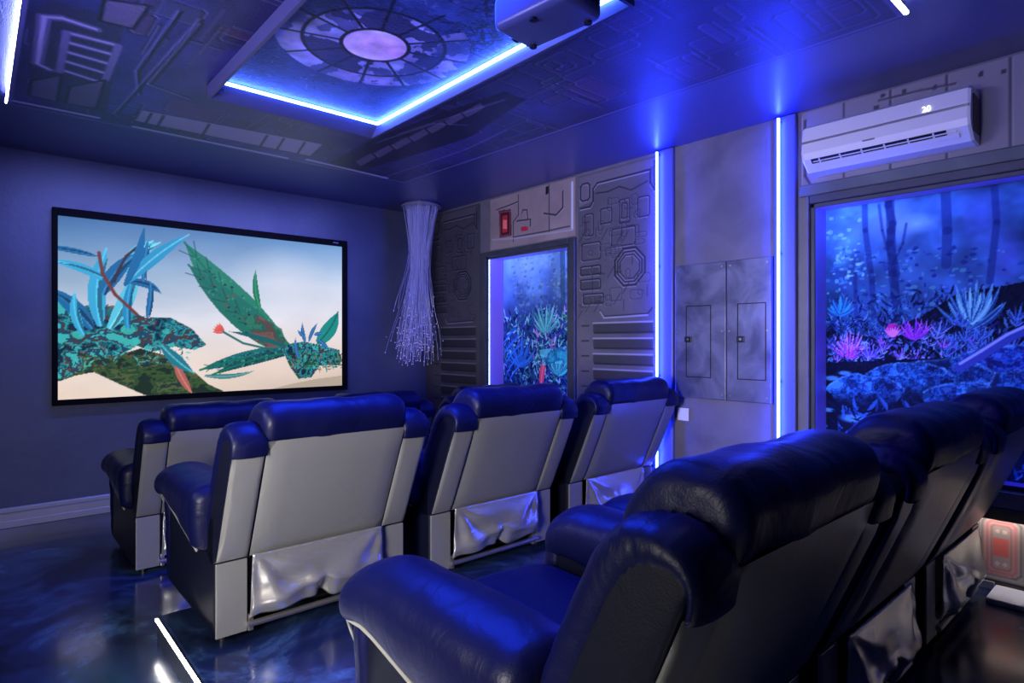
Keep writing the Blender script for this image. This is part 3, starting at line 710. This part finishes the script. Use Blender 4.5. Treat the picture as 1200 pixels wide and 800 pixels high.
# green fallen trunk, then the mottled teal boulder ridge above it
cv.mottle([D(*p) for p in ((64, 395), (95, 405), (130, 418), (165, 408), (200, 418), (228, 436), (244, 450), (262, 458), (250, 463), (170, 463), (140, 450), (110, 436), (88, 440), (72, 446), (64, 446))], MOSS, 7, 5, 1, 1, 2)
cv.mottle([D(*p) for p in ((64, 350), (80, 353), (95, 362), (120, 358), (150, 362), (170, 372), (200, 372), (225, 385), (242, 404), (228, 410), (205, 406), (180, 412), (160, 405), (140, 418), (115, 418), (90, 412), (64, 420))], TEAL, 9, 6, 1, 1, 1.6)
cv.mottle([D(*p) for p in ((100, 358), (135, 358), (150, 366), (120, 376), (98, 374))], [(150, 84, 40), (90, 60, 40), (60, 50, 40), (30, 90, 100)], 12, 9, .85)
cv.mottle([D(*p) for p in ((64, 400), (80, 405), (98, 420), (95, 434), (75, 444), (64, 444))], TEAL, 10, 16)
for u, v, r2 in ((150, 386, .05), (160, 400, .03), (92, 392, .04), (195, 388, .03)): cv.disc(D(u, v), r2, r2*.8, (60, 186, 178), .85)
for k in range(16): cv.leaf(D(120+k*6, 363+k*2.0), 1.0+random.uniform(-.3, .3), .07, .012, random.choice([(20, 80, 100), (90, 60, 50), (24, 120, 130)]))
foliage(cv, (.5, 1.35, 1.14, 1.34), 200, [(14, 60, 76), (40, 150, 160), (20, 40, 50), (120, 76, 52), (80, 190, 190)], (.02, .06), 44, False, .8)
cv.leaf(D(205, 425), -1.2, .30, .07, (176, 96, 84), .2, (220, 150, 130)); cv.leaf(D(190, 405), -.9, .34, .10, (30, 120, 140), .3, (120, 210, 215)); cv.leaf(D(240, 440), -.15, .42, .045, (60, 130, 130), .5, (160, 190, 190))
# tall blue-leaved plant on the ridge
BL = [(34, 138, 190), (56, 168, 214), (24, 104, 160), (90, 196, 226)]
for p, a, l, w, be in (((118, 382), 1.75, .62, .13, -.55), ((108, 385), 2.1, .42, .12, .5), ((128, 385), 1.05, .55, .12, .35), ((150, 385), 1.65, .42, .07, -.35), ((98, 392), 2.0, .34, .07, -.6), ((128, 330), 2.55, .40, .075, .55), ((138, 318), .9, .40, .10, -.4), ((150, 320), 1.4, .34, .11, -.9), ((120, 345), 1.2, .42, .12, -.5), ((150, 330), .1, .26, .07, -1.0), ((112, 300), 2.9, .34, .045, .25), ((168, 330), 1.55, .36, .05, -.2), ((172, 372), 1.35, .30, .05, .3)):
    c = random.choice(BL); cv.leaf(D(*p), a, l, w, c, be, [min(255, q+45) for q in c])
    cv.leaf(D(p[0]+3, p[1]), a, l*.9, w*.28, [q*.62 for q in c], be)
cv.path([D(*p) for p in ((116, 296), (120, 320), (135, 345), (160, 368))], .022, (110, 58, 44)); cv.path([D(*p) for p in ((160, 290), (148, 300), (138, 318), (134, 330))], .016, (60, 44, 34))
cv.leaf(D(150, 330), .9, .62, .10, (44, 150, 200), -.3, (130, 215, 235)); cv.leaf(D(146, 335), 1.15, .52, .07, (24, 104, 160), .35)
# right: giant spotted fronds growing from a mossy clump
def frond(p, q, w, c1, c2, be, seed):
    P0, P1 = D(*p), D(*q); L = math.dist(P0, P1); ang = math.atan2(P1[1]-P0[1], P1[0]-P0[0])
    mid = cv.leaf(P0, ang-be/2, L*1.03, w, c1, be)
    r = random.Random(seed)
    for k, m in enumerate(mid[:-1]):
        for _ in range(16):
            o = w*.42*math.sin(PI*(k+.6)/8); cv.disc((m[0]+r.uniform(-o, o)*.8, m[1]+r.uniform(-o, o)*.8), r.uniform(.004, .016), r.uniform(.004, .012), r.choice(c2), .8)
    for k in range(1, 8):
        x, y = mid[k]; th = math.atan2(mid[k][1]-mid[k-1][1], mid[k][0]-mid[k-1][0])
        for s_ in (-1, 1): cv.line((x, y), (x+math.cos(th+s_*.5)*w*.5, y+math.sin(th+s_*.5)*w*.5), .005, (10, 60, 50), .7)
    cv.path(mid, .014, (16, 110, 86))
frond((338, 412), (222, 286), .30, (38, 128, 100), [(14, 52, 44), (60, 160, 120), (20, 96, 80)], -.25, 1)
frond((342, 414), (226, 312), .26, (30, 112, 92), [(12, 46, 40), (120, 76, 60), (50, 150, 120)], -.2, 2)
cv.mottle([D(*p) for p in ((285, 372), (300, 368), (330, 385), (338, 408), (322, 412), (300, 400))], [(140, 74, 60), (96, 60, 50), (30, 90, 70), (50, 120, 90)], 12, 8, .75)
cv.leaf(D(305, 362), 1.9, .36, .06, (28, 120, 80), -.5, (80, 180, 120)); cv.leaf(D(345, 410), 2.75, .62, .05, (20, 96, 96), .25)
frond((342, 410), (238, 434), .13, (26, 110, 112), [(10, 50, 56), (60, 160, 150)], .2, 3); frond((345, 412), (252, 440), .09, (20, 80, 84), [(10, 40, 46), (60, 150, 140)], .3, 4)
cv.leaf(D(372, 402), .75, .38, .16, (26, 140, 130), .5, (16, 90, 86))
cv.mottle([D(*p) for p in ((330, 408), (342, 402), (356, 400), (375, 404), (398, 410), (399, 428), (375, 428), (365, 442), (350, 444), (340, 430))], TEAL+[(30, 80, 50)], 13, 18)
foliage(cv, (2.25, 2.75, 1.08, 1.24), 130, [(14, 60, 56), (40, 150, 140), (20, 40, 40), (140, 90, 60), (40, 110, 70)], (.03, .08), 46, False, .85)
for a in (-.7, -.3, .1, .5, .9): cv.leaf(D(262, 389), 2.5+a*.7, .09, .035, (214, 88, 76), 0, (240, 140, 120))
cv.path([D(*p) for p in ((262, 389), (285, 402), (320, 410))], .016, (30, 100, 96))
for p, a, l in (((358, 402), 1.9, .2), ((362, 400), 1.3, .2), ((350, 420), 1.9, .2), ((372, 398), -.5, .16), ((368, 392), .3, .1), ((358, 395), 2.6, .1)): cv.leaf(D(*p), a, l, .04, (36, 96, 158), -.4, (90, 160, 210))
put('screen_picture', cv, lambda a, b: (a, YS, b), printed('screen_glow', .6, .2, emission=1.0), t)

# ----- wall cabinet
t = empty('wall_cabinet', (XR, 2.12, .955), label='brushed steel double door wall cabinet between the two vertical blue light strips', cat='cabinet')
obj('body', box(BM(), XR-.030, XR-.001, 1.77, 2.475, .955, 1.89, .003), M['casing'], t, world=True)
for y0, y1, lk in ((2.083, 2.472, 2.365), (1.773, 2.074, 1.975)):
    d = obj('door', box(BM(), XR-.042, XR-.0305, y0, y1, .958, 1.887, .003), M['cab'], t, world=True)
    b = BM(); x = XR-.0425; a0, a1, c0, c1 = (y0+.095, y1-.085, 1.10, 1.60)
    if y1 > 2.2: a0, a1 = 2.19, 2.385
    else: a0, a1 = 1.805, 2.0
    for q in ((a0, a1, c0, c0+.006), (a0, a1, c1-.006, c1), (a0, a0+.006, c0, c1), (a1-.006, a1, c0, c1)): box(b, x-.001, x+.001, *q)
    obj('panel_groove', b, M['seam'], d, world=True)
    b = BM(); box(b, x-.008, x, lk-.028, lk+.028, 1.345, 1.385, .003)
    l = obj('latch', b, M['black'], d, world=True)
    obj('keyhole', cyl(BM(), (x-.011, lk, 1.365), .008, .004, 'x', 10), M['metal'], d, world=True)
    for yy, zz in ((y0+.025, .99), (y1-.025, .99), (y0+.025, 1.855), (y1-.025, 1.855), (y0+.025, 1.42), (y1-.02, 1.42)):
        obj('rivet', cyl(BM(), (x-.003, yy, zz), .007, .003, 'x', 10), M['metal'], d, world=True)
# socket
t = empty('wall_socket', (XR, 2.43, .78), label='small white wall socket plate just below the steel cabinet', cat='socket')
obj('plate', box(BM(), XR-.010, XR-.001, 2.385, 2.475, .785, .875, .004), M['white'], t, world=True)
obj('rocker', box(BM(), XR-.014, XR-.0102, 2.41, 2.45, .805, .855, .003), M['white'], t, world=True)

# ----- air conditioner
AY0, AY1, AZ0, AZ1 = .72, 1.52, 2.335, 2.605
t = empty('air_conditioner', (XR, 1.1, AZ0), label='white split air conditioner mounted above the large jungle mural', cat='air conditioner')
prof = [(XR-.003, AZ1), (XR-.15, AZ1), (XR-.185, AZ1-.02), (XR-.20, AZ1-.09), (XR-.205, AZ1-.17), (XR-.195, AZ1-.205), (XR-.12, AZ0+.004), (XR-.003, AZ0)]
b = BM()
for y in (AY0, AY0+.012, AY1-.012, AY1):
    k = .006 if y in (AY0, AY1) else 0
    vs = [b.verts.new((p[0]+(k if p[0] < XR-.01 else 0), y, p[1]-(k if p[1] > AZ1-.1 else -k))) for p in prof]
    if y > AY0:
        for i in range(len(prof)): b.faces.new((pv[i], pv[(i+1) % 8], vs[(i+1) % 8], vs[i]))
    else: b.faces.new(vs)
    pv = vs
b.faces.new(vs[::-1])
obj('casing', b, M['white'], t, world=True)
obj('trim_line', box(BM(), XR-.2065, XR-.196, AY0+.004, AY1-.004, 2.492, 2.504, .002), M['metal'], t, world=True, label='thin silver line')
b = BM()
def slab(b, y0, y1, p, q, th):   # a sloping slat between p and q (x, z)
    nx, nz_ = -(q[1]-p[1]), (q[0]-p[0]); l = math.hypot(nx, nz_); nx, nz_ = nx/l*th, nz_/l*th
    vs = [b.verts.new((x, y, z)) for y in (y0, y1) for x, z in (p, q, (q[0]+nx, q[1]+nz_), (p[0]+nx, p[1]+nz_))]
    for f in ((0, 1, 2, 3), (7, 6, 5, 4), (0, 4, 5, 1), (1, 5, 6, 2), (2, 6, 7, 3), (3, 7, 4, 0)): b.faces.new([vs[i] for i in f])
def P(f): return (XR-.195+.075*f-.002, AZ1-.205+(AZ0+.004-AZ1+.205)*f-.002)
b = BM(); slab(b, AY0+.10, AY1-.05, P(.02), P(.42), .004); obj('air_outlet', b, M['black'], t, world=True)
b = BM(); slab(b, AY0+.06, AY1-.06, (P(.19)[0]-.004, P(.19)[1]-.001), (P(.25)[0]-.004, P(.25)[1]-.001), .005); obj('louvre', b, M['white'], t, world=True)
b = BM(); slab(b, AY0+.05, AY1-.05, (P(.36)[0]-.006, P(.36)[1]-.003), (P(.6)[0]-.006, P(.6)[1]-.003), .006); obj('louvre', b, M['white'], t, world=True)
for y in np.linspace(AY0+.15, AY1-.1, 6):
    b = BM(); slab(b, y, y+.008, (P(.05)[0]-.004, P(.05)[1]-.001), (P(.4)[0]-.004, P(.4)[1]-.001), .004)
    obj('vane', b, M['white'], t, world=True)
b = BM(); box(b, XR-.15, XR-.02, AY0-.004, AY0+.001, AZ0+.05, AZ1-.04, .002); obj('end_cover', b, M['casing'], t, world=True, label='dark end cover')
def text(body, size, loc, rot, m, parent, name, ext=.0006):
    cu = bpy.data.curves.new(name, 'FONT'); cu.body = body; cu.size = size; cu.extrude = ext; cu.align_x = 'CENTER'; cu.align_y = 'CENTER'
    o = bpy.data.objects.new(name, cu); col.objects.link(o)
    dg = bpy.context.evaluated_depsgraph_get(); me = bpy.data.meshes.new_from_object(o.evaluated_get(dg)); bpy.data.objects.remove(o)
    o = bpy.data.objects.new(name, me); col.objects.link(o); me.materials.append(m); o.parent = parent
    o.location = Vector(loc)-parent.location; o.rotation_euler = rot; return o
text('20', .040, (XR-.2035, .90, 2.523), (PI/2, 0, -PI/2), M['lit'], t, 'display_digits', .001)
obj('maker_mark', box(BM(), XR-.2065, XR-.2035, 1.135, 1.195, 2.430, 2.438, .001), M['piping'], t, world=True)

# ----- projector hung from the ceiling panel
t = empty('projector', (1.51, 1.51, 2.455), rz=.10, label='dark projector hanging under the ceiling beside the mural tray', cat='projector')
b = BM(); box(b, -.115, .10, -.165, .165, 0, .125, .028, 4); obj('body', b, M['side_leather'] if 0 else mat('projector_shell', (62, 66, 110), .32), t, smooth=True)
b = BM(); cyl(b, (.04, .163, .06), .035, .03, 'y', 24); l = obj('lens', b, M['black'], t)
for x, y in ((.065, -.125), (.065, .125), (-.08, 0)): obj('foot', cyl(BM(), (x, y, -.008), .014, .0085, 'z', 16), M['black'], t)
b = BM(); cyl(b, (0, 0, .12), .022, ZP-2.455-.12, 'z', 16); box(b, -.06, .06, -.06, .06, .122, .134, .003); obj('mount', b, M['black'], t)
b = BM()
for k in range(7): box(b, -.08+k*.022, -.068+k*.022, -.168, -.162, .04, .095)
obj('rear_vent', b, M['black'], t)

# ----- fibre optic tassel
t = empty('fibre_optic_tassel', (3.45, 5.30, ZC), label='hanging tassel of pale glowing optical fibres in the far right corner', cat='fibre light')
b = BM(); N = 40
tube(b, [(.20*math.cos(2*PI*k/N), .20*math.sin(2*PI*k/N), -.02) for k in range(N+1)], .009, 8); cyl(b, (0, 0, -.03), .185, .029, 'z', 32)
obj('ceiling_ring', b, mat('smoked_ring', (120, 120, 145), .3), t)
fm = mat('clear_fibre', (110, 110, 170), .25, spec=.8); fm.node_tree.nodes['Principled BSDF'].inputs['Emission Color'].default_value = (.3, .33, .9, 1)
fm.node_tree.nodes['Principled BSDF'].inputs['Emission Strength'].default_value = .12
b = BM(); tips = BM(); r_ = random.Random(4)
for k in range(170):
    a = r_.uniform(0, 2*PI); rr = r_.uniform(.06, .185); x, y = rr*math.cos(a), rr*math.sin(a)
    L = r_.choice((r_.uniform(1.35, 1.62), r_.uniform(1.0, 1.62))); pts = []
    dx, dy = r_.gauss(-.02, .035), r_.gauss(0, .04); ph = r_.uniform(0, 6)
    for s_ in range(12):
        f = s_/11
        sq = 1-.42*math.sin(PI*min(1, f*1.15))+.12*max(0, f-.6)
        w = .018*math.sin(f*11+ph)*f
        pts.append((x*sq+dx*f*f*1.3+w-.05*f, y*sq+dy*f*f*1.3+w, -.03-L*f))
    if r_.random() < .12: pts[-1] = (pts[-1][0]+r_.gauss(0, .08), pts[-1][1]+r_.gauss(0, .08), pts[-1][2]+.10)
    tube(b, pts, .0017, 4, False)
    for j in range(r_.choice((1, 2, 3))):
        q = Vector(pts[-1-j])+Vector((r_.gauss(0, .03), r_.gauss(0, .03), r_.gauss(0, .03))) if j else Vector(pts[-1])
        bmesh.ops.create_icosphere(tips, subdivisions=1, radius=r_.uniform(.003, .0065), matrix=Matrix.Translation(q))
obj('fibres', b, fm, t, kind='stuff'); obj('glowing_tips', tips, M['tip'], t, kind='stuff')

# ----- step light strips at the platform's aisle edge
b = BM(); box(b, .6035, .6125, -1.2, 3.085, PZ-.018, PZ-.010, .002)
h = BM(); box(h, .6127, .6195, -1.2, 3.085, 0, PZ-.004, .001)
strip('step_light_strip', 'white light strip along the upper edge of the seating platform beside the aisle', b, M['led_step'], h)

# ================================================================= RECLINERS
W = .87
def lerp2(a, b, f): return (a[0]+(b[0]-a[0])*f, a[1]+(b[1]-a[1])*f)
RB, RT = (.0, .345), (-.212, .825)     # rear plane of the back, bottom and top (y, z)
def make_recliner():
    t = empty('recliner')
    X = lambda v: v-W/2
    # back cushion between the wings
    prof = [(.0, .36), (-.10, .58), (-.19, .79), (-.10, .83), (-.02, .80), (.06, .74), (.135, .62), (.185, .50), (.20, .40), (.12, .345)]
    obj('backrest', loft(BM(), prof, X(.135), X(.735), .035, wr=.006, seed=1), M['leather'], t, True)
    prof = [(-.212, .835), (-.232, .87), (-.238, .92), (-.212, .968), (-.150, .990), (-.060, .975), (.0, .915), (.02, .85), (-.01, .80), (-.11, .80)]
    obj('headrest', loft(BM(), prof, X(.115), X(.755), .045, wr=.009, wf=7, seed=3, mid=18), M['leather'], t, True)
    # padded wings
    for s_, (a, c) in (('l', (0, .128)), ('r', (.742, .87))):
        prof = [(.0, .35), (-.196, .79), (-.212, .835), (-.19, .868), (-.14, .875), (-.09, .845), (-.04, .765), (.07, .54), (.13, .40), (.13, .35)]
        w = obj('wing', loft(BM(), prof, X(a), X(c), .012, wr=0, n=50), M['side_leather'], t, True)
        path = [(.155, .37), (.12, .46), (.05, .62), (-.012, .75), (-.058, .83), (-.10, .868), (-.15, .880), (-.195, .868), (-.220, .835), (-.212, .79)]
        b = BM(); rings = []
        cx_ = X((a+c)/2); PTH = []
        for i in range(len(path)-1):
            for k in range(5): PTH.append(lerp2(path[i], path[i+1], k/5))
        PTH.append(path[-1]); n = len(PTH)
        # smooth the centre line
        for _ in range(6): PTH = [PTH[0]]+[((PTH[i-1][0]+PTH[i][0]*2+PTH[i+1][0])/4, (PTH[i-1][1]+PTH[i][1]*2+PTH[i+1][1])/4) for i in range(1, n-1)]+[PTH[-1]]
        for i, p in enumerate(PTH):
            d = (PTH[min(i+1, n-1)][0]-PTH[max(i-1, 0)][0], PTH[min(i+1, n-1)][1]-PTH[max(i-1, 0)][1]); l = math.hypot(*d); nx, nz_ = -d[1]/l, d[0]/l
            f = i/(n-1); th = .050*(1-.72*min(1, max(0, f-.55)/.38))*(1 if f > .06 else .6+f*6); hw = .069
            ring = []
            for k in range(20):
                q = 2*PI*k/20; ca = math.cos(q); sa = math.sin(q)
                ex = hw*(abs(ca)**.8)*(1 if ca > 0 else -1); ez = th*(abs(sa)**.8)*(1 if sa > 0 else -1)
                pos = Vector((cx_+ex, p[0]+nx*ez, p[1]+nz_*ez))
                cr = noise.noise(Vector((pos.x*9+5*(s_ == 'r'), pos.y*22, pos.z*22)))*.0035
                if .45 < f < .8: cr += .005*math.sin(i*2.6+ca*1.5)*(1-abs(f-.62)/.18)
                pos += Vector((ca*cr*.6, nx*sa*cr, nz_*sa*cr)); ring.append(b.verts.new(pos))
            rings.append(ring)
        for p, q in zip(rings, rings[1:]):
            for k in range(20): b.faces.new((p[k], p[(k+1) % 20], q[(k+1) % 20], q[k]))
        b.faces.new(rings[0][::-1]); b.faces.new(rings[-1])
        obj('wing_roll', b, M['leather'], w, True, label='creased rolled edge of the wing')
        # rear covering of the wing, its grey standing for light on leather
        obj('rear_panel', rear_slab(X(a)+.003, X(c)-.003, 0, .93), M['rear'], t, True, label='satin rear panel, coloured grey as if lit')
    obj('rear_panel', rear_slab(X(.131), X(.739), 0, 1.04, .012), M['rear'], t, True, label='satin rear panel, coloured grey as if lit')
    # seat and footrest
    prof = [(X(.175), .34), (X(.165), .40), (X(.18), .455), (X(.30), .478), (X(.435), .485), (X(.57), .478), (X(.69), .455), (X(.705), .40), (X(.695), .34), (X(.435), .325)]
    obj('seat', loft(BM(), prof, .13, .80, .05, axis='y', wr=.004, seed=7), M['leather'], t, True)
    prof = [(X(.175), .08), (X(.17), .20), (X(.18), .325), (X(.435), .335), (X(.69), .325), (X(.70), .20), (X(.695), .08), (X(.435), .07)]
    obj('footrest', loft(BM(), prof, .70, .79, .04, axis='y', wr=.004, seed=8), M['leather'], t, True)
    # arms
    for sg in (-1, 1):
        def S(x): return X(x) if sg < 0 else -X(x)
        b = BM(); box(b, min(S(.0), S(.15)), max(S(.0), S(.15)), .012, .775, .04, .53, .018, 3)
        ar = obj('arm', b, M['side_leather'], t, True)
        for p in ar.data.polygons: p.use_smooth = False
        prof = [(S(-.03), .50), (S(-.060), .535), (S(-.058), .585), (S(-.02), .622), (S(.055), .638), (S(.13), .622), (S(.166), .585), (S(.168), .535), (S(.145), .49), (S(.06), .475)]
        b = loft(BM(), prof, .10, .825, .055, axis='y', wr=.005, wf=6, seed=11+sg, mid=20)
        for v in b.verts:     # the pad's nose droops at the front, and rises a little before it
            f = max(0, (v.co.y-.66)/.165); v.co.z -= .05*f*f
            v.co.z += .008*math.sin(PI*min(1, max(0, (v.co.y-.1)/.7)))
            if v.co.z < .57: v.co.z -= .13*min(1, max(0, (.76-v.co.y)/.62))*min(1, (.57-v.co.z)/.05)
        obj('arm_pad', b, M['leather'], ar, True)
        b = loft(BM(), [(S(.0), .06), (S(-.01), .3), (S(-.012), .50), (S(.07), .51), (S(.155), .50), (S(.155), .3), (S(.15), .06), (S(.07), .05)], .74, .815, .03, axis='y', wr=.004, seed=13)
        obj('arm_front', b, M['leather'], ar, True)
        b = BM(); xo = S(-.034)
        tube(b, [(S(.02), .822, .36), (S(-.008), .822, .43), (S(-.03), .80, .475)]+[(xo-.004*(1 if xo > 0 else -1)*0, y, .498-.13*min(1, max(0, (.76-y)/.62))-.05*max(0, (y-.66)/.165)**2) for y in (.76, .72, .66, .6, .5, .4, .3, .2, .13)], .0055, 8)
        obj('piping', b, M['piping'], ar, True, label='pale grey piping')
        # rear covering of the arm, lit look put into its grey
        b = BM(); box(b, min(S(.002), S(.125)), max(S(.002), S(.125)), -.001, .011, .035, .335, .004)
        obj('rear_panel', b, M['rear'], t, label='satin rear panel, coloured grey as if lit')
    # flap hanging behind the mechanism
    b = BM(); nx, nz_ = 44, 26; V = []
    for j in range(nz_+1):
        row = []
        for i in range(nx+1):
            f = i/nx; g = j/nz_       # g 0 top .. 1 bottom
            x = X(.138+(.735-.138)*(f+.0*g)); z = .352-.245*g
            dr = min(1, g*1.6)
            x += (f-.5)*.02*g
            d1 = math.hypot((f-.04)*2.2, g); d2 = math.hypot((f-.97)*2.2, g)
            y = -.026-.034*math.sin(PI*min(1, g*.9))*math.sin(PI*f)**.5
            y += .026*math.sin(9*math.atan2(g, (f-.02)*2.2)+1)*math.exp(-d1*1.3)*dr+.022*math.sin(8*math.atan2(g, (1.0-f)*2.2))*math.exp(-d2*1.3)*dr
            y += .034*noise.noise(Vector((f*3.4+g*.8, g*2.4-f, 3.3)))*dr
            k = math.exp(-((f-.5)/.035)**2)*max(0, g-.45)/.55; y += .035*k
            y -= .016*(math.exp(-((f-.43)/.05)**2)+math.exp(-((f-.57)/.05)**2))*max(0, g-.4)
            y -= .012*math.exp(-(((g-.62)-.5*abs(f-.5))/.07)**2)*math.sin(PI*f)
            z += .022*k+.020*g*(f-.5)*0-.010*math.sin(f*PI*4)*g*g-.018*g*max(0, 1-f/.08)
            row.append(b.verts.new((x, min(y, -.004), z)))
        V.append(row)
    for j in range(nz_):
        for i in range(nx): b.faces.new((V[j][i], V[j][i+1], V[j+1][i+1], V[j+1][i]))
    bmesh.ops.recalc_face_normals(b, faces=b.faces)
    bmesh.ops.solidify(b, geom=b.faces[:], thickness=.003)
    obj('rear_flap', b, M['flap'], t, True, label='creased shiny silver rear flap')
    b = BM(); tube(b, [(X(.12), -.012, .066), (X(.75), -.012, .066)], .012, 8); box(b, X(.14), X(.73), .02, .05, .035, .052, .002)
    box(b, X(.128), X(.150), .0, .05, .03, .10, .003); box(b, X(.72), X(.742), .0, .05, .03, .10, .003)
    obj('mechanism_bar', b, M['bar'], t)
    obj('underframe', box(BM(), X(.13), X(.74), .06, .69, .06, .33, .01), M['seam'], t)
    for x in (.05, .82):
        for y in (.07, .70): obj('foot', cyl(BM(), (X(x), y, 0), .02, .045, 'z', 14), M['black'], t)
    return t
def rear_slab(x0, x1, f0, f1, th=.007):
    p, q = lerp2(RB, RT, f0), lerp2(RB, RT, f1)
    d = (RT[0]-RB[0], RT[1]-RB[1]); l = math.hypot(*d); n = (-d[1]/l, d[0]/l)   # towards the rear
    if n[0] > 0: n = (-n[0], -n[1])
    b = BM(); N = 10; G = []
    for s_ in (0, 1):
        rows = []
        for j in range(N+1):
            c = lerp2(p, q, j/N); row = []
            for i in range(N+1):
                e = min(i, N-i, j, N-j); o = (0 if e == 0 else th)*s_+.003
                o += s_*.006*math.sin(PI*i/N)*math.sin(PI*j/N)
                row.append(b.verts.new((x0+(x1-x0)*(min(max((i-.5)/(N-1), 0), 1) if 0 < i < N else i/N), c[0]+n[0]*o, c[1]+n[1]*o)))
            rows.append(row)
        G.append(rows)
    for g in G:
        for j in range(N):
            for i in range(N): b.faces.new((g[j][i], g[j][i+1], g[j+1][i+1], g[j+1][i]))
    return b
proto = make_recliner()
spots = [
    (.72, 2.60, PZ, 'leftmost grey backed recliner of the middle row, nearest the aisle step light', 'recliners in the middle row'),
    (1.75, 2.60, PZ, 'grey backed recliner in the centre of the middle row with creased silver flap', 'recliners in the middle row'),
    (2.785, 2.60, PZ, 'rightmost recliner of the middle row, its back tinted blue beside the vertical light strip', 'recliners in the middle row'),
    (.69, 4.03, 0, 'leftmost recliner of the front row below the left part of the screen', 'recliners in the front row'),
    (1.73, 4.03, 0, 'front row recliner mostly hidden behind the leftmost middle row recliner', 'recliners in the front row'),
    (2.77, 4.03, 0, 'front row recliner below the narrow mural, mostly hidden behind the middle row', 'recliners in the front row'),
    (.775, .70, PZ, 'nearest black leather recliner of the rear row with its arm and seat in view', 'recliners in the rear row'),
    (1.785, .70, PZ, 'middle black recliner of the rear row, only its dark back and headrest seen', 'recliners in the rear row'),
    (2.795, .70, PZ, 'rear row black recliner nearest the large mural, at the right edge of the photo', 'recliners in the rear row'),
]
for i, (x, y, z, lab, grp) in enumerate(spots):
    o = proto if i == 0 else copy_tree(proto)
    o.location = (x+W/2, y, z); o.scale.z = 1.035 if y < 1 else 1; tag(o, lab, 'recliner', grp)

# ================================================================= LIGHTS
def area(name, loc, target, sx, sy, power, rgb, spread=PI):
    l = bpy.data.lights.new(name, 'AREA'); l.shape = 'RECTANGLE'; l.size = sx; l.size_y = sy; l.energy = power; l.color = rgb; l.spread = spread
    o = bpy.data.objects.new(name, l); col.objects.link(o); o.location = loc
    o.rotation_euler = (Vector(target)-Vector(loc)).to_track_quat('-Z', 'Y').to_euler(); return o
area('chair_back_fill', (-.80, 1.0, 1.15), (1.9, 2.8, .6), .6, .6, 46, (1, .96, .90), 1.9)  # unseen neutral fill, added to brighten the middle row's backs
area('front_wall_fill', (1.5, 4.75, 2.72), (1.5, 5.72, 1.75), 2.6, .10, 26, (.24, .27, 1), 1.7)  # added blue fill over the front wall, no fixture there
area('under_tray_fill', (1.4, 2.3, 2.60), (1.4, 2.0, .6), .8, 1.5, 95, (.008, .035, 1), 2.4)  # extra blue fill below the tray, boosting its strips' glow
area('right_wall_fill', (-.85, 3.0, 1.9), (3.8, 2.2, 1.9), 1.4, .4, 18, (.56, .58, 1), 1.6)  # unseen fill from the aisle side, added to lift the right wall
area('ceiling_fill', (-.9, 1.9, 2.0), (1.6, 2.4, 2.75), 3.0, .2, 44, (.12, .10, 1), 1.9)  # added upward blue fill for the printed ceiling, no cove built

# ================================================================= CAMERA
cam = bpy.data.cameras.new('camera'); co = bpy.data.objects.new('camera', cam); col.objects.link(co)
cam.sensor_width = 36; cam.lens = FPX/1200*36; cam.clip_start = .02
co.location = (0, 0, CAM_H); co.rotation_euler = (PI/2, 0, -YAW)
sc = bpy.context.scene; sc.camera = co
w = bpy.data.worlds.new('world'); sc.world = w; w.use_nodes = True
w.node_tree.nodes['Background'].inputs[0].default_value = (.01, .012, .03, 1)
sc.view_settings.view_transform = 'Standard'; sc.view_settings.look = 'None'; sc.view_settings.exposure = 0; sc.view_settings.gamma = 1
sc.view_settings.use_curve_mapping = False
